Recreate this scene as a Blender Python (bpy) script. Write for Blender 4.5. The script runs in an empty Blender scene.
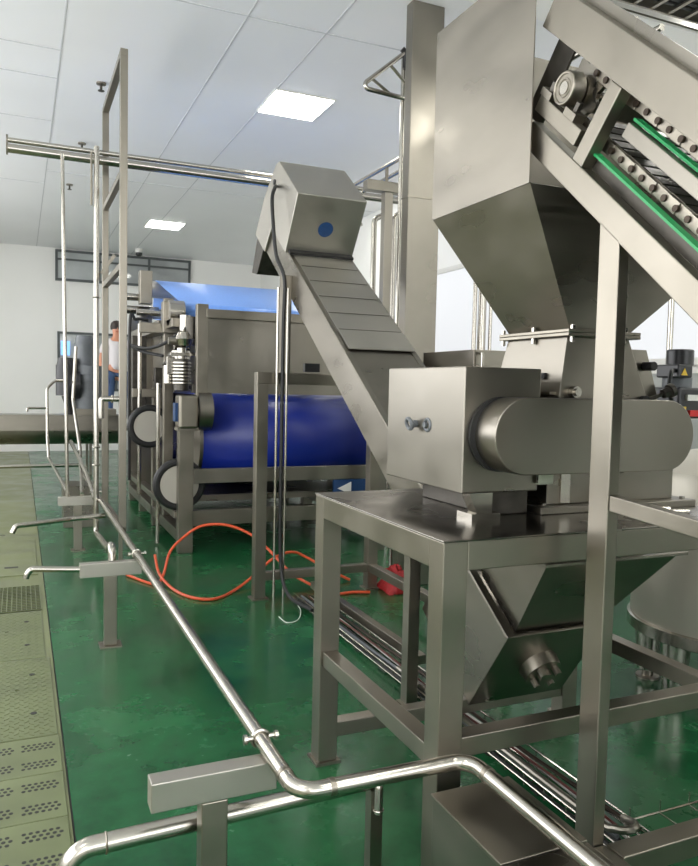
import bpy, bmesh, math, random
from mathutils import Vector as V, Matrix as M
random.seed(7)
PI = math.pi
C = bpy.context.scene.collection
sc = bpy.context.scene

# ------------------------------------------------------------------ materials
def mat(name, col, metal=0.0, rough=0.5, var=0.0, nscale=6.0, stretch=(1, 1, 1), rvar=0.0, bump=0.0, emis=None, estr=0.0, alpha=None, trans=0.0, spec=0.5, coord='Object', aniso=0.0):
    m = bpy.data.materials.new(name); m.use_nodes = True
    nt = m.node_tree; b = nt.nodes['Principled BSDF']
    b.inputs['Base Color'].default_value = (*col, 1)
    b.inputs['Metallic'].default_value = metal
    b.inputs['Roughness'].default_value = rough
    b.inputs['Specular IOR Level'].default_value = spec
    b.inputs['Transmission Weight'].default_value = trans
    if aniso: b.inputs['Anisotropic'].default_value = aniso
    if emis:
        b.inputs['Emission Color'].default_value = (*emis, 1); b.inputs['Emission Strength'].default_value = estr
    if var or rvar or bump:
        tc = nt.nodes.new('ShaderNodeTexCoord'); mp = nt.nodes.new('ShaderNodeMapping')
        mp.inputs['Scale'].default_value = stretch
        nt.links.new(tc.outputs[coord], mp.inputs['Vector'])
        nz = nt.nodes.new('ShaderNodeTexNoise'); nz.inputs['Scale'].default_value = nscale; nz.inputs['Detail'].default_value = 2.5 if metal > .5 else 5
        nt.links.new(mp.outputs[0], nz.inputs['Vector'])
        if var:
            r = nt.nodes.new('ShaderNodeMapRange'); r.inputs['From Min'].default_value = .22; r.inputs['From Max'].default_value = .78; r.interpolation_type = 'SMOOTHSTEP'
            r.inputs['To Min'].default_value = 1 - var; r.inputs['To Max'].default_value = 1 + var
            nt.links.new(nz.outputs['Fac'], r.inputs['Value'])
            mx = nt.nodes.new('ShaderNodeVectorMath'); mx.operation = 'SCALE'; mx.inputs[0].default_value = col
            nt.links.new(r.outputs[0], mx.inputs['Scale']); nt.links.new(mx.outputs[0], b.inputs['Base Color'])
        if rvar:
            r = nt.nodes.new('ShaderNodeMapRange'); r.inputs['From Min'].default_value = .22; r.inputs['From Max'].default_value = .78; r.interpolation_type = 'SMOOTHSTEP'
            r.inputs['To Min'].default_value = max(.02, rough - rvar); r.inputs['To Max'].default_value = rough + rvar
            nt.links.new(nz.outputs['Fac'], r.inputs['Value']); nt.links.new(r.outputs[0], b.inputs['Roughness'])
        if bump:
            bp = nt.nodes.new('ShaderNodeBump'); bp.inputs['Strength'].default_value = bump; bp.inputs['Distance'].default_value = .01
            nt.links.new(nz.outputs['Fac'], bp.inputs['Height']); nt.links.new(bp.outputs[0], b.inputs['Normal'])
    return m

STEEL = mat('brushed_stainless', (.28, .256, .213), 1, .36, var=.06, nscale=5, rvar=.07)
SHEET = mat('satin_sheet_stainless', (.25, .23, .195), 1, .33, var=.12, nscale=2.6, rvar=.09, stretch=(1, 1, 2.5))
SHEETB = mat('bright_sheet_stainless', (.27, .25, .213), 1, .34, var=.08, nscale=3, rvar=.08)
TOP = mat('worn_top_stainless', (.24, .225, .20), 1, .24, var=.2, nscale=4, rvar=.1)
PIPE = mat('polished_pipe_stainless', (.47, .445, .395), 1, .22, var=.05, nscale=9, rvar=.05)
DARKS = mat('dark_cast_steel', (.09, .083, .072), .9, .42, var=.25, nscale=14, rvar=.1)
CHAIN = mat('chain_plate_steel', (.33, .30, .25), 1, .4, var=.15, nscale=30)
ROLLR = mat('oily_chain_roller', (.06, .045, .035), .8, .35)
GREENP = mat('green_plastic_guide', (.015, .30, .09), 0, .4)
BLUE = mat('blue_press_belt', (.006, .020, .22), 0, .34)
BLUEL = mat('blue_woven_belt_glare', (.16, .33, .78), 0, .34, var=.06, nscale=60, stretch=(1, .3, 1), bump=.05)  # pale blue: ceiling glare on the upper belt is put into the colour
BLUED = mat('blue_sticker', (.012, .05, .15), 0, .4, var=.1, nscale=40)
BLACK = mat('black_rubber', (.012, .012, .012), 0, .5, var=.2, nscale=20)
BLACKP = mat('black_plastic', (.02, .02, .022), 0, .35)
GREYP = mat('grey_motor_paint', (.13, .14, .15), .1, .45, var=.1, nscale=12)
ORANGE = mat('orange_air_hose', (.58, .075, .02), 0, .35)
RED = mat('red_cloth', (.33, .008, .010), 0, .6, var=.2, nscale=20)
RBROWN = mat('red_brown_cable', (.10, .02, .015), 0, .5)
REDP = mat('red_plastic', (.6, .02, .02), 0, .35)
YEL = mat('yellow_sign', (.75, .5, .03), 0, .5)
WHITEP = mat('white_label', (.75, .74, .7), 0, .5)
LABEL = mat('pale_green_label', (.42, .47, .36), 0, .5)
ARMM = mat('lit_brushed_stainless', (.44, .42, .375), 1, .45, var=.05, nscale=5, rvar=.05)  # paler copy of the steel, light from above put into its colour
TANKM = mat('matt_tank_steel', (.50, .47, .40), .55, .45, var=.05, nscale=4)
CREAM = mat('pale_painted_roller', (.50, .47, .41), .3, .4)
WALL = mat('white_wall_panel', (.88, .87, .84), 0, .4, var=.02, nscale=.7)
WAINS = mat('grey_wall_band', (.42, .43, .41), 0, .4, var=.04, nscale=2)
CEIL = mat('ceiling_panel', (.88, .88, .90), 0, .45, var=.03, nscale=.6)
SEAM = mat('panel_joint', (.60, .60, .62), 0, .6)
FRAME = mat('dark_window_frame', (.09, .10, .10), .4, .4)
GLASS = mat('window_glass_over_grey_room', (.42, .44, .44), 0, .06, var=.25, nscale=1.2, spec=.8)
SCREEN = mat('lit_blue_screen', (.1, .3, .7), 0, .3, emis=(.25, .5, 1), estr=1.0)
LAMP = mat('lamp_diffuser', (.9, .9, .85), 0, .5, emis=(1, .985, .93), estr=16)
DAY = mat('added_daylight_glass', (.3, .3, .3), 0, .5, emis=(.97, .98, 1), estr=3.4)  # glow for the unseen left and front windows added as fill light
DAYR = mat('frosted_glass_right', (.2, .2, .2), 0, .5, emis=(.95, .97, 1), estr=.60)
CONC = mat('gutter_concrete', (.15, .17, .08), 0, .38, var=.25, nscale=3, rvar=.12, bump=.1)
SKIN = mat('skin', (.62, .28, .17), 0, .5)
SHIRT = mat('white_shirt_cloth', (.7, .66, .66), 0, .8)
JEANS = mat('blue_trouser_cloth', (.07, .12, .25), 0, .8)
HAIR = mat('dark_hair', (.03, .02, .015), 0, .6)

def floor_material():
    m = mat('green_epoxy_floor', (.012, .10, .055), 0, .22, spec=.38)
    nt = m.node_tree; b = nt.nodes['Principled BSDF']; L = nt.links.new
    tc = nt.nodes.new('ShaderNodeTexCoord')
    n1 = nt.nodes.new('ShaderNodeTexNoise'); n1.inputs['Scale'].default_value = 1.7; n1.inputs['Detail'].default_value = 8; n1.inputs['Roughness'].default_value = .65
    L(tc.outputs['Object'], n1.inputs['Vector'])
    cr = nt.nodes.new('ShaderNodeValToRGB'); e = cr.color_ramp.elements
    e[0].position = .34; e[0].color = (.005, .052, .018, 1); e[1].position = .72; e[1].color = (.018, .145, .048, 1)
    L(n1.outputs['Fac'], cr.inputs[0])
    n2 = nt.nodes.new('ShaderNodeTexNoise'); n2.inputs['Scale'].default_value = 9; n2.inputs['Detail'].default_value = 6
    L(tc.outputs['Object'], n2.inputs['Vector'])
    mx = nt.nodes.new('ShaderNodeMixRGB'); mx.blend_type = 'MULTIPLY'; mx.inputs[0].default_value = .35
    c2 = nt.nodes.new('ShaderNodeValToRGB'); c2.color_ramp.elements[0].color = (.5, .5, .5, 1); c2.color_ramp.elements[0].position = .3; c2.color_ramp.elements[1].position = .65
    L(n2.outputs['Fac'], c2.inputs[0]); L(cr.outputs[0], mx.inputs[1]); L(c2.outputs[0], mx.inputs[2]); L(mx.outputs[0], b.inputs['Base Color'])
    r = nt.nodes.new('ShaderNodeMapRange'); r.inputs['From Min'].default_value = .3; r.inputs['From Max'].default_value = .7
    r.inputs['To Min'].default_value = .13; r.inputs['To Max'].default_value = .34
    L(n1.outputs['Fac'], r.inputs['Value']); L(r.outputs[0], b.inputs['Roughness'])
    bp = nt.nodes.new('ShaderNodeBump'); bp.inputs['Strength'].default_value = .12; bp.inputs['Distance'].default_value = .01
    L(n2.outputs['Fac'], bp.inputs['Height']); L(bp.outputs[0], b.inputs['Normal'])
    return m
FLOOR = floor_material()

# ------------------------------------------------------------------ mesh helpers
class MB:
    def __init__(s): s.bm = bmesh.new()
    def poly(s, pts, faces):
        vs = [s.bm.verts.new(p) for p in pts]
        for f in faces:
            try: s.bm.faces.new([vs[i] for i in f])
            except ValueError: pass
        return s
    def box(s, x0, x1, y0, y1, z0, z1, mt=None):
        P = [V((x, y, z)) for x in (x0, x1) for y in (y0, y1) for z in (z0, z1)]
        if mt: P = [mt @ p for p in P]
        return s.poly(P, [(0, 1, 3, 2), (4, 6, 7, 5), (0, 4, 5, 1), (2, 3, 7, 6), (0, 2, 6, 4), (1, 5, 7, 3)])
    def prism(s, pts, off):                      # polygon pts (3D) extruded along off
        off = V(off); n = len(pts); P = [V(p) for p in pts] + [V(p) + off for p in pts]
        F = [tuple(range(n)), tuple(range(2 * n - 1, n - 1, -1))] + [(i, n + i, n + (i + 1) % n, (i + 1) % n) for i in range(n)]
        return s.poly(P, F)
    def px(s, yz, x0, x1): return s.prism([(x0, y, z) for y, z in yz], (x1 - x0, 0, 0))
    def cyl(s, a, b, r, r2=None, n=16, cap=True):
        a = V(a); b = V(b); r2 = r if r2 is None else r2
        d = (b - a).normalized(); u = d.orthogonal().normalized(); w = d.cross(u)
        P = []
        for c, rr in ((a, r), (b, r2)):
            for i in range(n):
                t = 2 * PI * i / n; P.append(c + rr * (math.cos(t) * u + math.sin(t) * w))
        F = [(i, (i + 1) % n, n + (i + 1) % n, n + i) for i in range(n)]
        if cap: F += [tuple(range(n - 1, -1, -1)), tuple(range(n, 2 * n))]
        return s.poly(P, F)
    def tube(s, pts, r, n=12, fil=0.0, sm=False):        # round pipe along a path, corners filleted
        pts = [V(p) for p in pts]
        if sm: pts = catmull(pts)
        elif fil: pts = fillet(pts, fil)
        k = len(pts); rings = []; u = None
        for i, p in enumerate(pts):
            d = (pts[min(i + 1, k - 1)] - pts[max(i - 1, 0)]).normalized()
            u = d.orthogonal().normalized() if u is None else (u - d * u.dot(d)).normalized()
            w = d.cross(u)
            rings.append([s.bm.verts.new(p + r * (math.cos(2 * PI * j / n) * u + math.sin(2 * PI * j / n) * w)) for j in range(n)])
        for a, b in zip(rings, rings[1:]):
            for j in range(n): s.bm.faces.new((a[j], a[(j + 1) % n], b[(j + 1) % n], b[j]))
        s.bm.faces.new(rings[0][::-1]); s.bm.faces.new(rings[-1]); return s
    def ring(s, c, axis, R, r, n=32, m=10):
        c = V(c); ax = V(axis).normalized(); u = ax.orthogonal().normalized(); w = ax.cross(u); rs = []
        for i in range(n):
            t = 2 * PI * i / n; d = math.cos(t) * u + math.sin(t) * w
            rs.append([s.bm.verts.new(c + d * (R + r * math.cos(2 * PI * j / m)) + ax * r * math.sin(2 * PI * j / m)) for j in range(m)])
        for i in range(n):
            a, b = rs[i], rs[(i + 1) % n]
            for j in range(m): s.bm.faces.new((a[j], b[j], b[(j + 1) % m], a[(j + 1) % m]))
        return s
    def bar(s, a, b, w, h, up=(0, 0, 1)):              # rectangular tube from a to b
        a = V(a); b = V(b); d = (b - a).normalized(); side = d.cross(V(up)).normalized(); u = side.cross(d)
        P = [c + side * sx * w / 2 + u * sz * h / 2 for c in (a, b) for sx, sz in ((-1, -1), (1, -1), (1, 1), (-1, 1))]
        return s.poly(P, [(3, 2, 1, 0), (4, 5, 6, 7), (0, 1, 5, 4), (1, 2, 6, 5), (2, 3, 7, 6), (3, 0, 4, 7)])
    def lathe(s, c, prof, n=40):
        c = V(c); rs = []
        for r, z in prof: rs.append([s.bm.verts.new(c + V((max(r, 1e-4) * math.cos(2 * PI * i / n), max(r, 1e-4) * math.sin(2 * PI * i / n), z))) for i in range(n)])
        for a, b in zip(rs, rs[1:]):
            for i in range(n): s.bm.faces.new((a[i], a[(i + 1) % n], b[(i + 1) % n], b[i]))
        return s
    def bolt(s, p, d, r=.008, h=.008): p = V(p); return s.cyl(p, p + V(d).normalized() * h, r, n=6)
    def build(s, name, m, parent=None, bevel=0.0, smooth=False, loc=None, **tags):
        bmesh.ops.recalc_face_normals(s.bm, faces=s.bm.faces)
        me = bpy.data.meshes.new(name); s.bm.to_mesh(me); s.bm.free()
        o = bpy.data.objects.new(name, me); C.objects.link(o)
        me.materials.append(m)
        if smooth:
            for p in me.polygons: p.use_smooth = True
            me.set_sharp_from_angle(angle=math.radians(35))
        if loc is None and parent is None and me.vertices:       # origin at the thing's base
            xs = [v.co for v in me.vertices]
            loc = V(((min(c.x for c in xs) + max(c.x for c in xs)) / 2, (min(c.y for c in xs) + max(c.y for c in xs)) / 2, min(c.z for c in xs)))
        if parent is not None: loc = V(parent['o'])
        if loc is not None:
            me.transform(M.Translation(-V(loc)))
            if parent is None: o.location = loc
        if parent is not None:
            o.parent = parent; o['o'] = tuple(loc)
        else: o['o'] = tuple(loc if loc is not None else (0, 0, 0))
        if bevel:
            b = o.modifiers.new('bevel', 'BEVEL'); b.width = bevel; b.segments = 2; b.limit_method = 'ANGLE'; b.angle_limit = .6
        for k, v in tags.items(): o[k] = v
        return o

def fillet(pts, r, k=7):
    out = [pts[0]]
    for a, b, c in zip(pts, pts[1:], pts[2:]):
        u = (a - b).normalized(); w = (c - b).normalized(); th = u.angle(w)
        if th > PI - .05: out.append(b); continue
        t = min(r / math.tan(th / 2), .49 * (a - b).length, .49 * (c - b).length)
        p, q = b + u * t, b + w * t; rr = t * math.tan(th / 2); ce = b + (u + w).normalized() * (rr / math.sin(th / 2))
        e1, e2 = p - ce, q - ce; an = e1.angle(e2)
        for i in range(k + 1):
            f = i / k; out.append(ce + (math.sin((1 - f) * an) * e1 + math.sin(f * an) * e2) / math.sin(an))
    return out + [pts[-1]]
def catmull(p, k=8):
    q = [p[0] * 2 - p[1]] + p + [p[-1] * 2 - p[-2]]; out = []
    for i in range(1, len(q) - 2):
        a, b, c, d = q[i - 1:i + 3]
        for j in range(k):
            t = j / k; out.append(.5 * (2 * b + (c - a) * t + (2 * a - 5 * b + 4 * c - d) * t * t + (3 * b - a - 3 * c + d) * t ** 3))
    return out + [p[-1]]
def tag(o, label, cat, group=None):
    o['label'] = label; o['category'] = cat
    if group: o['group'] = group
    return o
def thing(name, label, cat, loc=(0, 0, 0), group=None):
    o = bpy.data.objects.new(name, None); C.objects.link(o); o.location = loc; o['o'] = tuple(loc); o.empty_display_size = .1
    return tag(o, label, cat, group)
def struct(name, mb, m, **k):
    o = mb.build(name, m, loc=(0, 0, 0), **k); o['kind'] = 'structure'; return o
def copy_tree(o, loc, label=None):
    r = o.copy(); C.objects.link(r); r.location = loc; r['o'] = tuple(loc)
    if label: r['label'] = label
    for ch in list(o.children):
        c = ch.copy(); C.objects.link(c); c.parent = r
        for g in ch.children:
            d = g.copy(); C.objects.link(d); d.parent = c
    return r

# ------------------------------------------------------------------ room
XL, XR, YF, YB, H = -3.2, 5.2, -4.5, 17.2, 4.3
struct('floor', MB().box(.162, XR, YF, YB, -.1, 0), FLOOR)
struct('trim_1', MB().box(XL, .155, YF, YB, -.1, -.002), CONC)                      # drain channel strip
struct('trim_2', MB().box(.155, .162, YF, YB, -.1, -.012), BLACK)
struct('ceiling', MB().box(XL, XR, YF, YB, H, H + .15), CEIL)
struct('wall_back', MB().box(XL - .15, XR + .15, YB, YB + .15, -.1, H + .15), WALL)
struct('wall_front', MB().box(XL - .15, XR + .15, YF - .15, YF, -.1, H + .15), WALL)
struct('wall_left', MB().box(XL - .15, XL, YF, YB, -.1, H + .15), WALL)
struct('wall_right', MB().box(XR, XR + .15, YF, YB, -.1, H + .15), WALL)
struct('trim_3', MB().box(XR - .05, XR, YF, YB, 0, 1.68), WAINS)
struct('trim_4', MB().box(XR - .07, XR, YF, YB, 1.68, 1.72), WHITEP)
# ceiling joints
k = 5
for x in (.33, 1.6, 2.24): struct('trim_%d' % k, MB().box(x - .006, x + .006, YF, YB, H - .003, H), SEAM); k += 1
for y, a, b in ((5.72, .33, XR), (7.0, XL, .33), (7.65, XL, .33), (8.9, XL, .33), (11.7, XL, .33), (11.0, .33, XR), (.4, XL, XR), (3.0, XL, .33)):
    struct('trim_%d' % k, MB().box(a, b, y - .006, y + .006, H - .004, H), SEAM); k += 1
struct('trim_%d' % k, MB().box(2.88, XR, 4.36, 4.72, H - .05, H), WALL); k += 1         # dropped boxing next to the column
def window(name, x0, x1, z0, z1, mull, sill=None):
    f = MB().box(x0, x1, YB - .06, YB + .02, z1 - .05, z1).box(x0, x1, YB - .06, YB + .02, z0, z0 + .05)
    for x in [x0] + mull + [x1 - .05]: f.box(x, x + .05, YB - .058, YB + .02, z0, z1)
    if sill: f.box(x0, x1, YB - .06, YB + .02, sill, sill + .04)
    o = struct(name, f, FRAME)
    MB().box(x0 + .04, x1 - .04, YB - .03, YB - .005, z0 + .04, z1 - .04).build('pane', GLASS, o)
    return o
window('window_1', .69, 3.54, 3.62, 4.27, [1.55, 2.6], 4.05)
w2 = window('window_2', .73, 2.9, 1.3, 2.55, [1.9])
MB().box(.80, .98, YB - .055, YB - .03, 2.05, 2.35).box(.80, .98, YB - .055, YB - .03, 1.7, 1.85).build('screen', SCREEN, w2)

# frosted daylight windows (left, front: unseen, added to brighten the hall; right: behind the column)
def daywin(name, pts_fn, u0, u1, z0, z1, n, gm=None):
    f = MB(); g = MB()
    def bx(m, a, b, c, d, t0, t1): m.box(*pts_fn(a, b, t0, t1), c, d)
    bx(f, u0, u1, z0, z0 + .06, 0, .06); bx(f, u0, u1, z1 - .06, z1, 0, .06)
    for i in range(n + 1):
        u = u0 + (u1 - u0 - .06) * i / n; bx(f, u, u + .06, z0 + .06, z1 - .06, 0, .06)
    bx(g, u0 + .03, u1 - .03, z0 + .03, z1 - .03, .01, .03)
    o = struct(name, f, WHITEP); g.build('pane', gm or DAY, o)
daywin('added_window_3', lambda a, b, t0, t1: (XL + t0, XL + t1, a, b), -2.5, 14.0, 1.1, 3.9, 8)  # unseen, added as a light source from the left
daywin('added_window_4', lambda a, b, t0, t1: (a, b, YF + t0, YF + t1), -2.4, 4.6, 1.1, 3.7, 4)  # unseen, added as a light source behind the camera
daywin('window_5', lambda a, b, t0, t1: (XR - t1, XR - t0, a, b), 4.2, 9.0, 1.75, 3.1, 1, DAYR)

# stainless clad column
t = thing('clad_column', 'tall square stainless-clad column rising to the ceiling behind the inclined conveyor', 'column', (2.74, 5.0, 0))
MB().box(2.605, 2.87, 4.95, 5.05, 0, H - .001).build('cladding', SHEETB, t, bevel=.006)
MB().box(2.60, 2.875, 4.945, 5.055, 2.9, 2.912).build('joint', STEEL, t)

# ceiling lights
t = thing('ceiling_light', 'large square lit ceiling panel light nearer the camera, above the inclined conveyor', 'light', (2.53, 7.27, H), 'ceiling panel lights')
MB().box(2.22, 2.84, 6.95, 7.59, H - .012, H).build('frame', WHITEP, t)
MB().box(2.24, 2.82, 6.97, 7.57, H - .018, H - .01).build('diffuser', LAMP, t)
copy_tree(t, (2.36, 13.67, H), 'small-looking far ceiling panel light over the back of the hall')
for x, y in ((-1.5, 7.27), (-1.5, .8), (2.1, .2), (2.1, -2.2), (-1.5, -2.6), (4.3, 1.2), (3.95, 2.75), (4.3, 10.4), (-1.5, 13.67)):  # unseen panels added for light, one to brighten the floor at right
    copy_tree(t, (x, y, H), 'unseen ceiling panel light added overhead to brighten the hall')

# sprinklers and small ceiling fittings
def sprinkler(x, y, label):
    t = thing('sprinkler_head', label, 'sprinkler', (x, y, H), 'ceiling sprinklers')
    MB().cyl((x, y, H), (x, y, H - .015), .045, n=20).build('rose', STEEL, t)
    MB().cyl((x, y, H - .01), (x, y, H - .07), .012).cyl((x, y, H - .07), (x, y, H - .075), .03, n=14).build('nozzle', DARKS, t)
sprinkler(.71, 7.58, 'topmost of the three sprinklers left of the tall tube ladder')
sprinkler(.68, 9.55, 'middle sprinkler, just above the overhead header pipe at left')
sprinkler(.66, 11.6, 'lowest of the left sprinklers, under the overhead header pipe')
sprinkler(1.5, 12.6, 'sprinkler between the tall tube ladder and the far ceiling light')
t = thing('smoke_detector', 'round white smoke detector on the ceiling right of the far light', 'smoke detector', (4.4, 14.6, H))
MB().cyl((4.4, 14.6, H), (4.4, 14.6, H - .04), .06, .045, n=24).build('housing', WHITEP, t)
t = thing('security_camera', 'white dome camera on the ceiling before the high back window', 'camera', (2.3, 16.4, H))
MB().cyl((2.3, 16.4, H), (2.3, 16.4, H - .08), .08, n=20).build('base', WHITEP, t)
MB().lathe((2.3, 16.4, H - .08), [(.07, 0), (.065, -.05), (.04, -.08), (0, -.09)], 20).build('dome', BLACKP, t, smooth=True)

# cable ladder at the ceiling, upper right
t = thing('ceiling_cable_tray', 'bolted cable tray running across the ceiling in the top right corner', 'cable tray', (4.0, 4.0, H - .10))
MB().box(2.9, XR, 4.16, 4.19, H - .10, H - .02).build('side_rail', STEEL, t)
MB().box(2.9, XR, 3.80, 3.83, H - .10, H - .02).build('side_rail', STEEL, t)
for i in range(14): MB().box(2.95 + i * .16, 2.98 + i * .16, 3.82, 4.17, H - .095, H - .08).build('rung', STEEL, t)
for i in range(6): MB().bolt((3.1 + i * .36, 4.19, H - .06), (0, 1, 0), .012, .012).build('bolt', DARKS, t)
for i in range(5): MB().tube([(2.9, 3.87 + i * .055, H - .06), (XR, 3.88 + i * .055, H - .06)], .018, 8).build('cable', BLACK, t, smooth=True)
for x in (3.2, 4.8): MB().cyl((x, 4.20, H - .10), (x, 4.20, H), .008).build('hanger_rod', STEEL, t)

# ------------------------------------------------------------------ gutter covers on the left strip
def plate_material():
    m = mat('tread_plate', (.15, .175, .085), .2, .34, var=.2, nscale=3, rvar=.1)
    return m
PLATE = plate_material()
def perforated(x0, y0, label):
    t = thing('perforated_cover', label, 'drain cover', (x0 + .4, y0 + .2, 0), 'perforated drain covers')
    MB().box(x0, x0 + .33, y0, y0 + .32, -.003, .006).build('plate', PLATE, t, bevel=.002)
    for gy in range(2):
        for gx in range(2):
            h = MB()
            for i in range(6):
                for j in range(3):
                    cx = x0 + .035 + gx * .155 + i * .021 + (j % 2) * .01; cy = y0 + .055 + gy * .155 + j * .022
                    h.cyl((cx, cy, .005), (cx, cy, .0068), .0072, n=8)
            h.build('hole_cluster', BLACK, t)
lab = ['nearest perforated drain cover at the bottom left of the floor strip', 'second perforated drain cover up the left floor strip', 'third perforated drain cover up the left floor strip', 'farthest perforated drain cover, next to the tread plate']
for i in range(4):
    perforated(-.185, 2.02 + i * .325, lab[i])
    perforated(-.525, 2.02 + i * .325, lab[i].replace('cover', 'cover of the outer row', 1))
def tread(x0, x1, y0, y1, label):
    t = thing('tread_plate_cover', label, 'drain cover', ((x0 + x1) / 2, (y0 + y1) / 2, 0), 'tread plate drain covers')
    MB().box(x0, x1, y0, y1, -.003, .004).build('plate', PLATE, t, bevel=.002)
    h = MB(); n = 0; y = y0 + .02
    while y < y1 - .02:
        x = x0 + .02 + (.02 if n % 2 else 0)
        while x < x1 - .02:
            a = .7 if n % 2 else -.7; d = V((math.cos(a), math.sin(a), 0)) * .012
            h.bar(V((x, y, .0045)) - d, V((x, y, .0045)) + d, .005, .003); x += .04
        y += .028; n += 1
    h.build('studs', PLATE, t)
    for hy in (.25, .75): MB().cyl((x1 - .09, y0 + (y1 - y0) * hy, .003), (x1 - .09, y0 + (y1 - y0) * hy, .0062), .014, n=14).build('lifting_hole', BLACK, t)
tread(-.5, .14, 3.33, 4.3, 'studded tread plate covering the drain, the nearer one')
tread(-.6, .12, 4.31, 5.2, 'studded tread plate covering the drain, beside the middle pipe stand')
t = thing('drain_grate', 'open mesh drain grate set in the left floor strip', 'drain grate', (-.1, 5.55, 0))
MB().box(-.6, .12, 5.22, 5.85, -.004, .002).build('pit', BLACK, t)
g = MB()
for i in range(25): g.box(-.6 + i * .03, -.594 + i * .03, 5.22, 5.85, .0, .008)
for i in range(17): g.box(-.6, .12, 5.22 + i * .039, 5.227 + i * .039, .0, .008)
g.box(-.25, -.22, 5.22, 5.85, 0, .01)
g.build('bars', PLATE, t)
for y in (6.9, 8.4, 9.9):
    pass
t = thing('plain_drain_cover', 'smooth drain cover with a lifting slot beyond the mesh grate', 'drain cover', (-.2, 7.0, 0))
MB().box(-.7, .12, 6.2, 7.6, -.003, .006).build('plate', CONC, t, bevel=.002)
MB().box(-.12, -.02, 6.45, 6.5, .005, .0065).build('slot', BLACK, t)

# ------------------------------------------------------------------ support table
TX0, TX1, TY0, TY1, TZ = 1.075, 2.36, 1.776, 2.76, 1.08
t = table = thing('support_table', 'heavy stainless support table of square tube carrying the mill', 'table', (1.7, 2.27, 0))
MB().box(TX0 - .004, TX1, TY0 - .004, TY1, TZ - .006, TZ).build('tabletop', TOP, t, bevel=.002)
w = .08
for x, y in ((TX0, TY0), (TX1 - w, TY0), (TX0, TY1 - w), (TX1 - w, TY1 - w)):
    l = MB().box(x, x + w, y, y + w, .012, TZ - .006).build('leg', STEEL, t, bevel=.003)
    MB().box(x - .012, x + w + .012, y - .012, y + w + .012, 0, .012).bolt((x - .002, y - .004, .012), (0, 0, 1)).build('foot_plate', STEEL, l)
for y in (TY0, TY1 - w): MB().box(TX0 + w, TX1 - w, y, y + w, TZ - .09, TZ - .0065).build('top_rail', STEEL, t, bevel=.003)
for x in (TX0, TX1 - w): MB().box(x, x + w, TY0 + w, TY1 - w, TZ - .09, TZ - .0065).build('top_rail', STEEL, t, bevel=.003)
MB().box(TX0 + w, TX1 - w, TY0 + .01, TY0 + .07, .44, .50).build('stretcher', STEEL, t, bevel=.003)
MB().box(TX0 + .01, TX0 + .07, TY0 + w, TY1 - w, .40, .46).build('stretcher', STEEL, t, bevel=.003)
MB().box(TX1 - .07, TX1 - .01, TY0 + w, TY1 - w, .40, .46).build('stretcher', STEEL, t, bevel=.003)
MB().box(TX0 + w, TX1 - w, TY1 - .07, TY1 - .01, .10, .16).build('stretcher', STEEL, t, bevel=.003)

# ------------------------------------------------------------------ mill on the table
mill = t = thing('crushing_mill', 'stainless crushing mill with box guard and rounded pulley guard on the support table', 'mill', (1.95, 2.3, TZ))
MB().box(1.62, 2.34, 2.05, 2.62, TZ, TZ + .025).build('base_plate', SHEET, t, bevel=.003)
for x, y in ((1.66, 2.09), (1.9, 2.08), (2.3, 2.08), (1.65, 2.35), (1.66, 2.58)): MB().bolt((x, y, TZ + .025), (0, 0, 1), .011, .01).build('bolt', PIPE, t)
MB().box(1.68, 2.27, 2.10, 2.57, TZ + .025, 1.36).build('lower_housing', SHEET, t, bevel=.003)
MB().box(1.735, 1.775, 2.092, 2.10, TZ + .03, 1.3).build('seam_strip', PIPE, t)
# throat: narrows upward on the left, wider to the right at the bottom
zt = 1.69
def frustum(a, za, b_, zb, th=None):
    (x0, x1, y0, y1), (u0, u1, v0, v1) = a, b_
    P = [(x0, y0, za), (x1, y0, za), (x1, y1, za), (x0, y1, za), (u0, v0, zb), (u1, v0, zb), (u1, v1, zb), (u0, v1, zb)]
    return P
def walls(mb, P):
    return mb.poly(P, [(0, 1, 5, 4), (1, 2, 6, 5), (2, 3, 7, 6), (3, 0, 4, 7)])
m_ = MB().poly(frustum((1.67, 2.14, 2.06, 2.48), 1.36, (1.71, 1.985, 2.06, 2.40), zt), [(0, 1, 5, 4), (1, 2, 6, 5), (2, 3, 7, 6), (3, 0, 4, 7), (0, 3, 2, 1), (4, 5, 6, 7)])
m_.build('throat', SHEET, t, bevel=.003)
MB().box(1.683, 1.698, 2.14, 2.18, 1.545, 1.565).build('throat_slot', BLACK, t)
MB().box(1.66, 1.695, 2.08, 2.40, 1.49, 1.50).build('throat_ledge', STEEL, t)
MB().cyl((1.74, 2.065, 1.50), (1.74, 2.035, 1.50), .02, n=20).cyl((1.74, 2.035, 1.50), (1.74, 2.027, 1.50), .013, n=20).build('clamp_knob', PIPE, t, smooth=True)
MB().box(1.69, 2.01, 2.03, 2.43, zt, zt + .012).build('flange', STEEL, t, bevel=.002)
for x, y in ((1.70, 2.23), (1.72, 2.045), (1.70, 2.415), (1.95, 2.045), (1.998, 2.25)):
    MB().cyl((x, y, zt - .018), (x, y, zt), .009, n=6).cyl((x, y, zt + .024), (x, y, zt + .038), .009, n=6).cyl((x, y, zt - .02), (x, y, zt + .04), .005, n=8).build('flange_bolt', PIPE, t)
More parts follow.
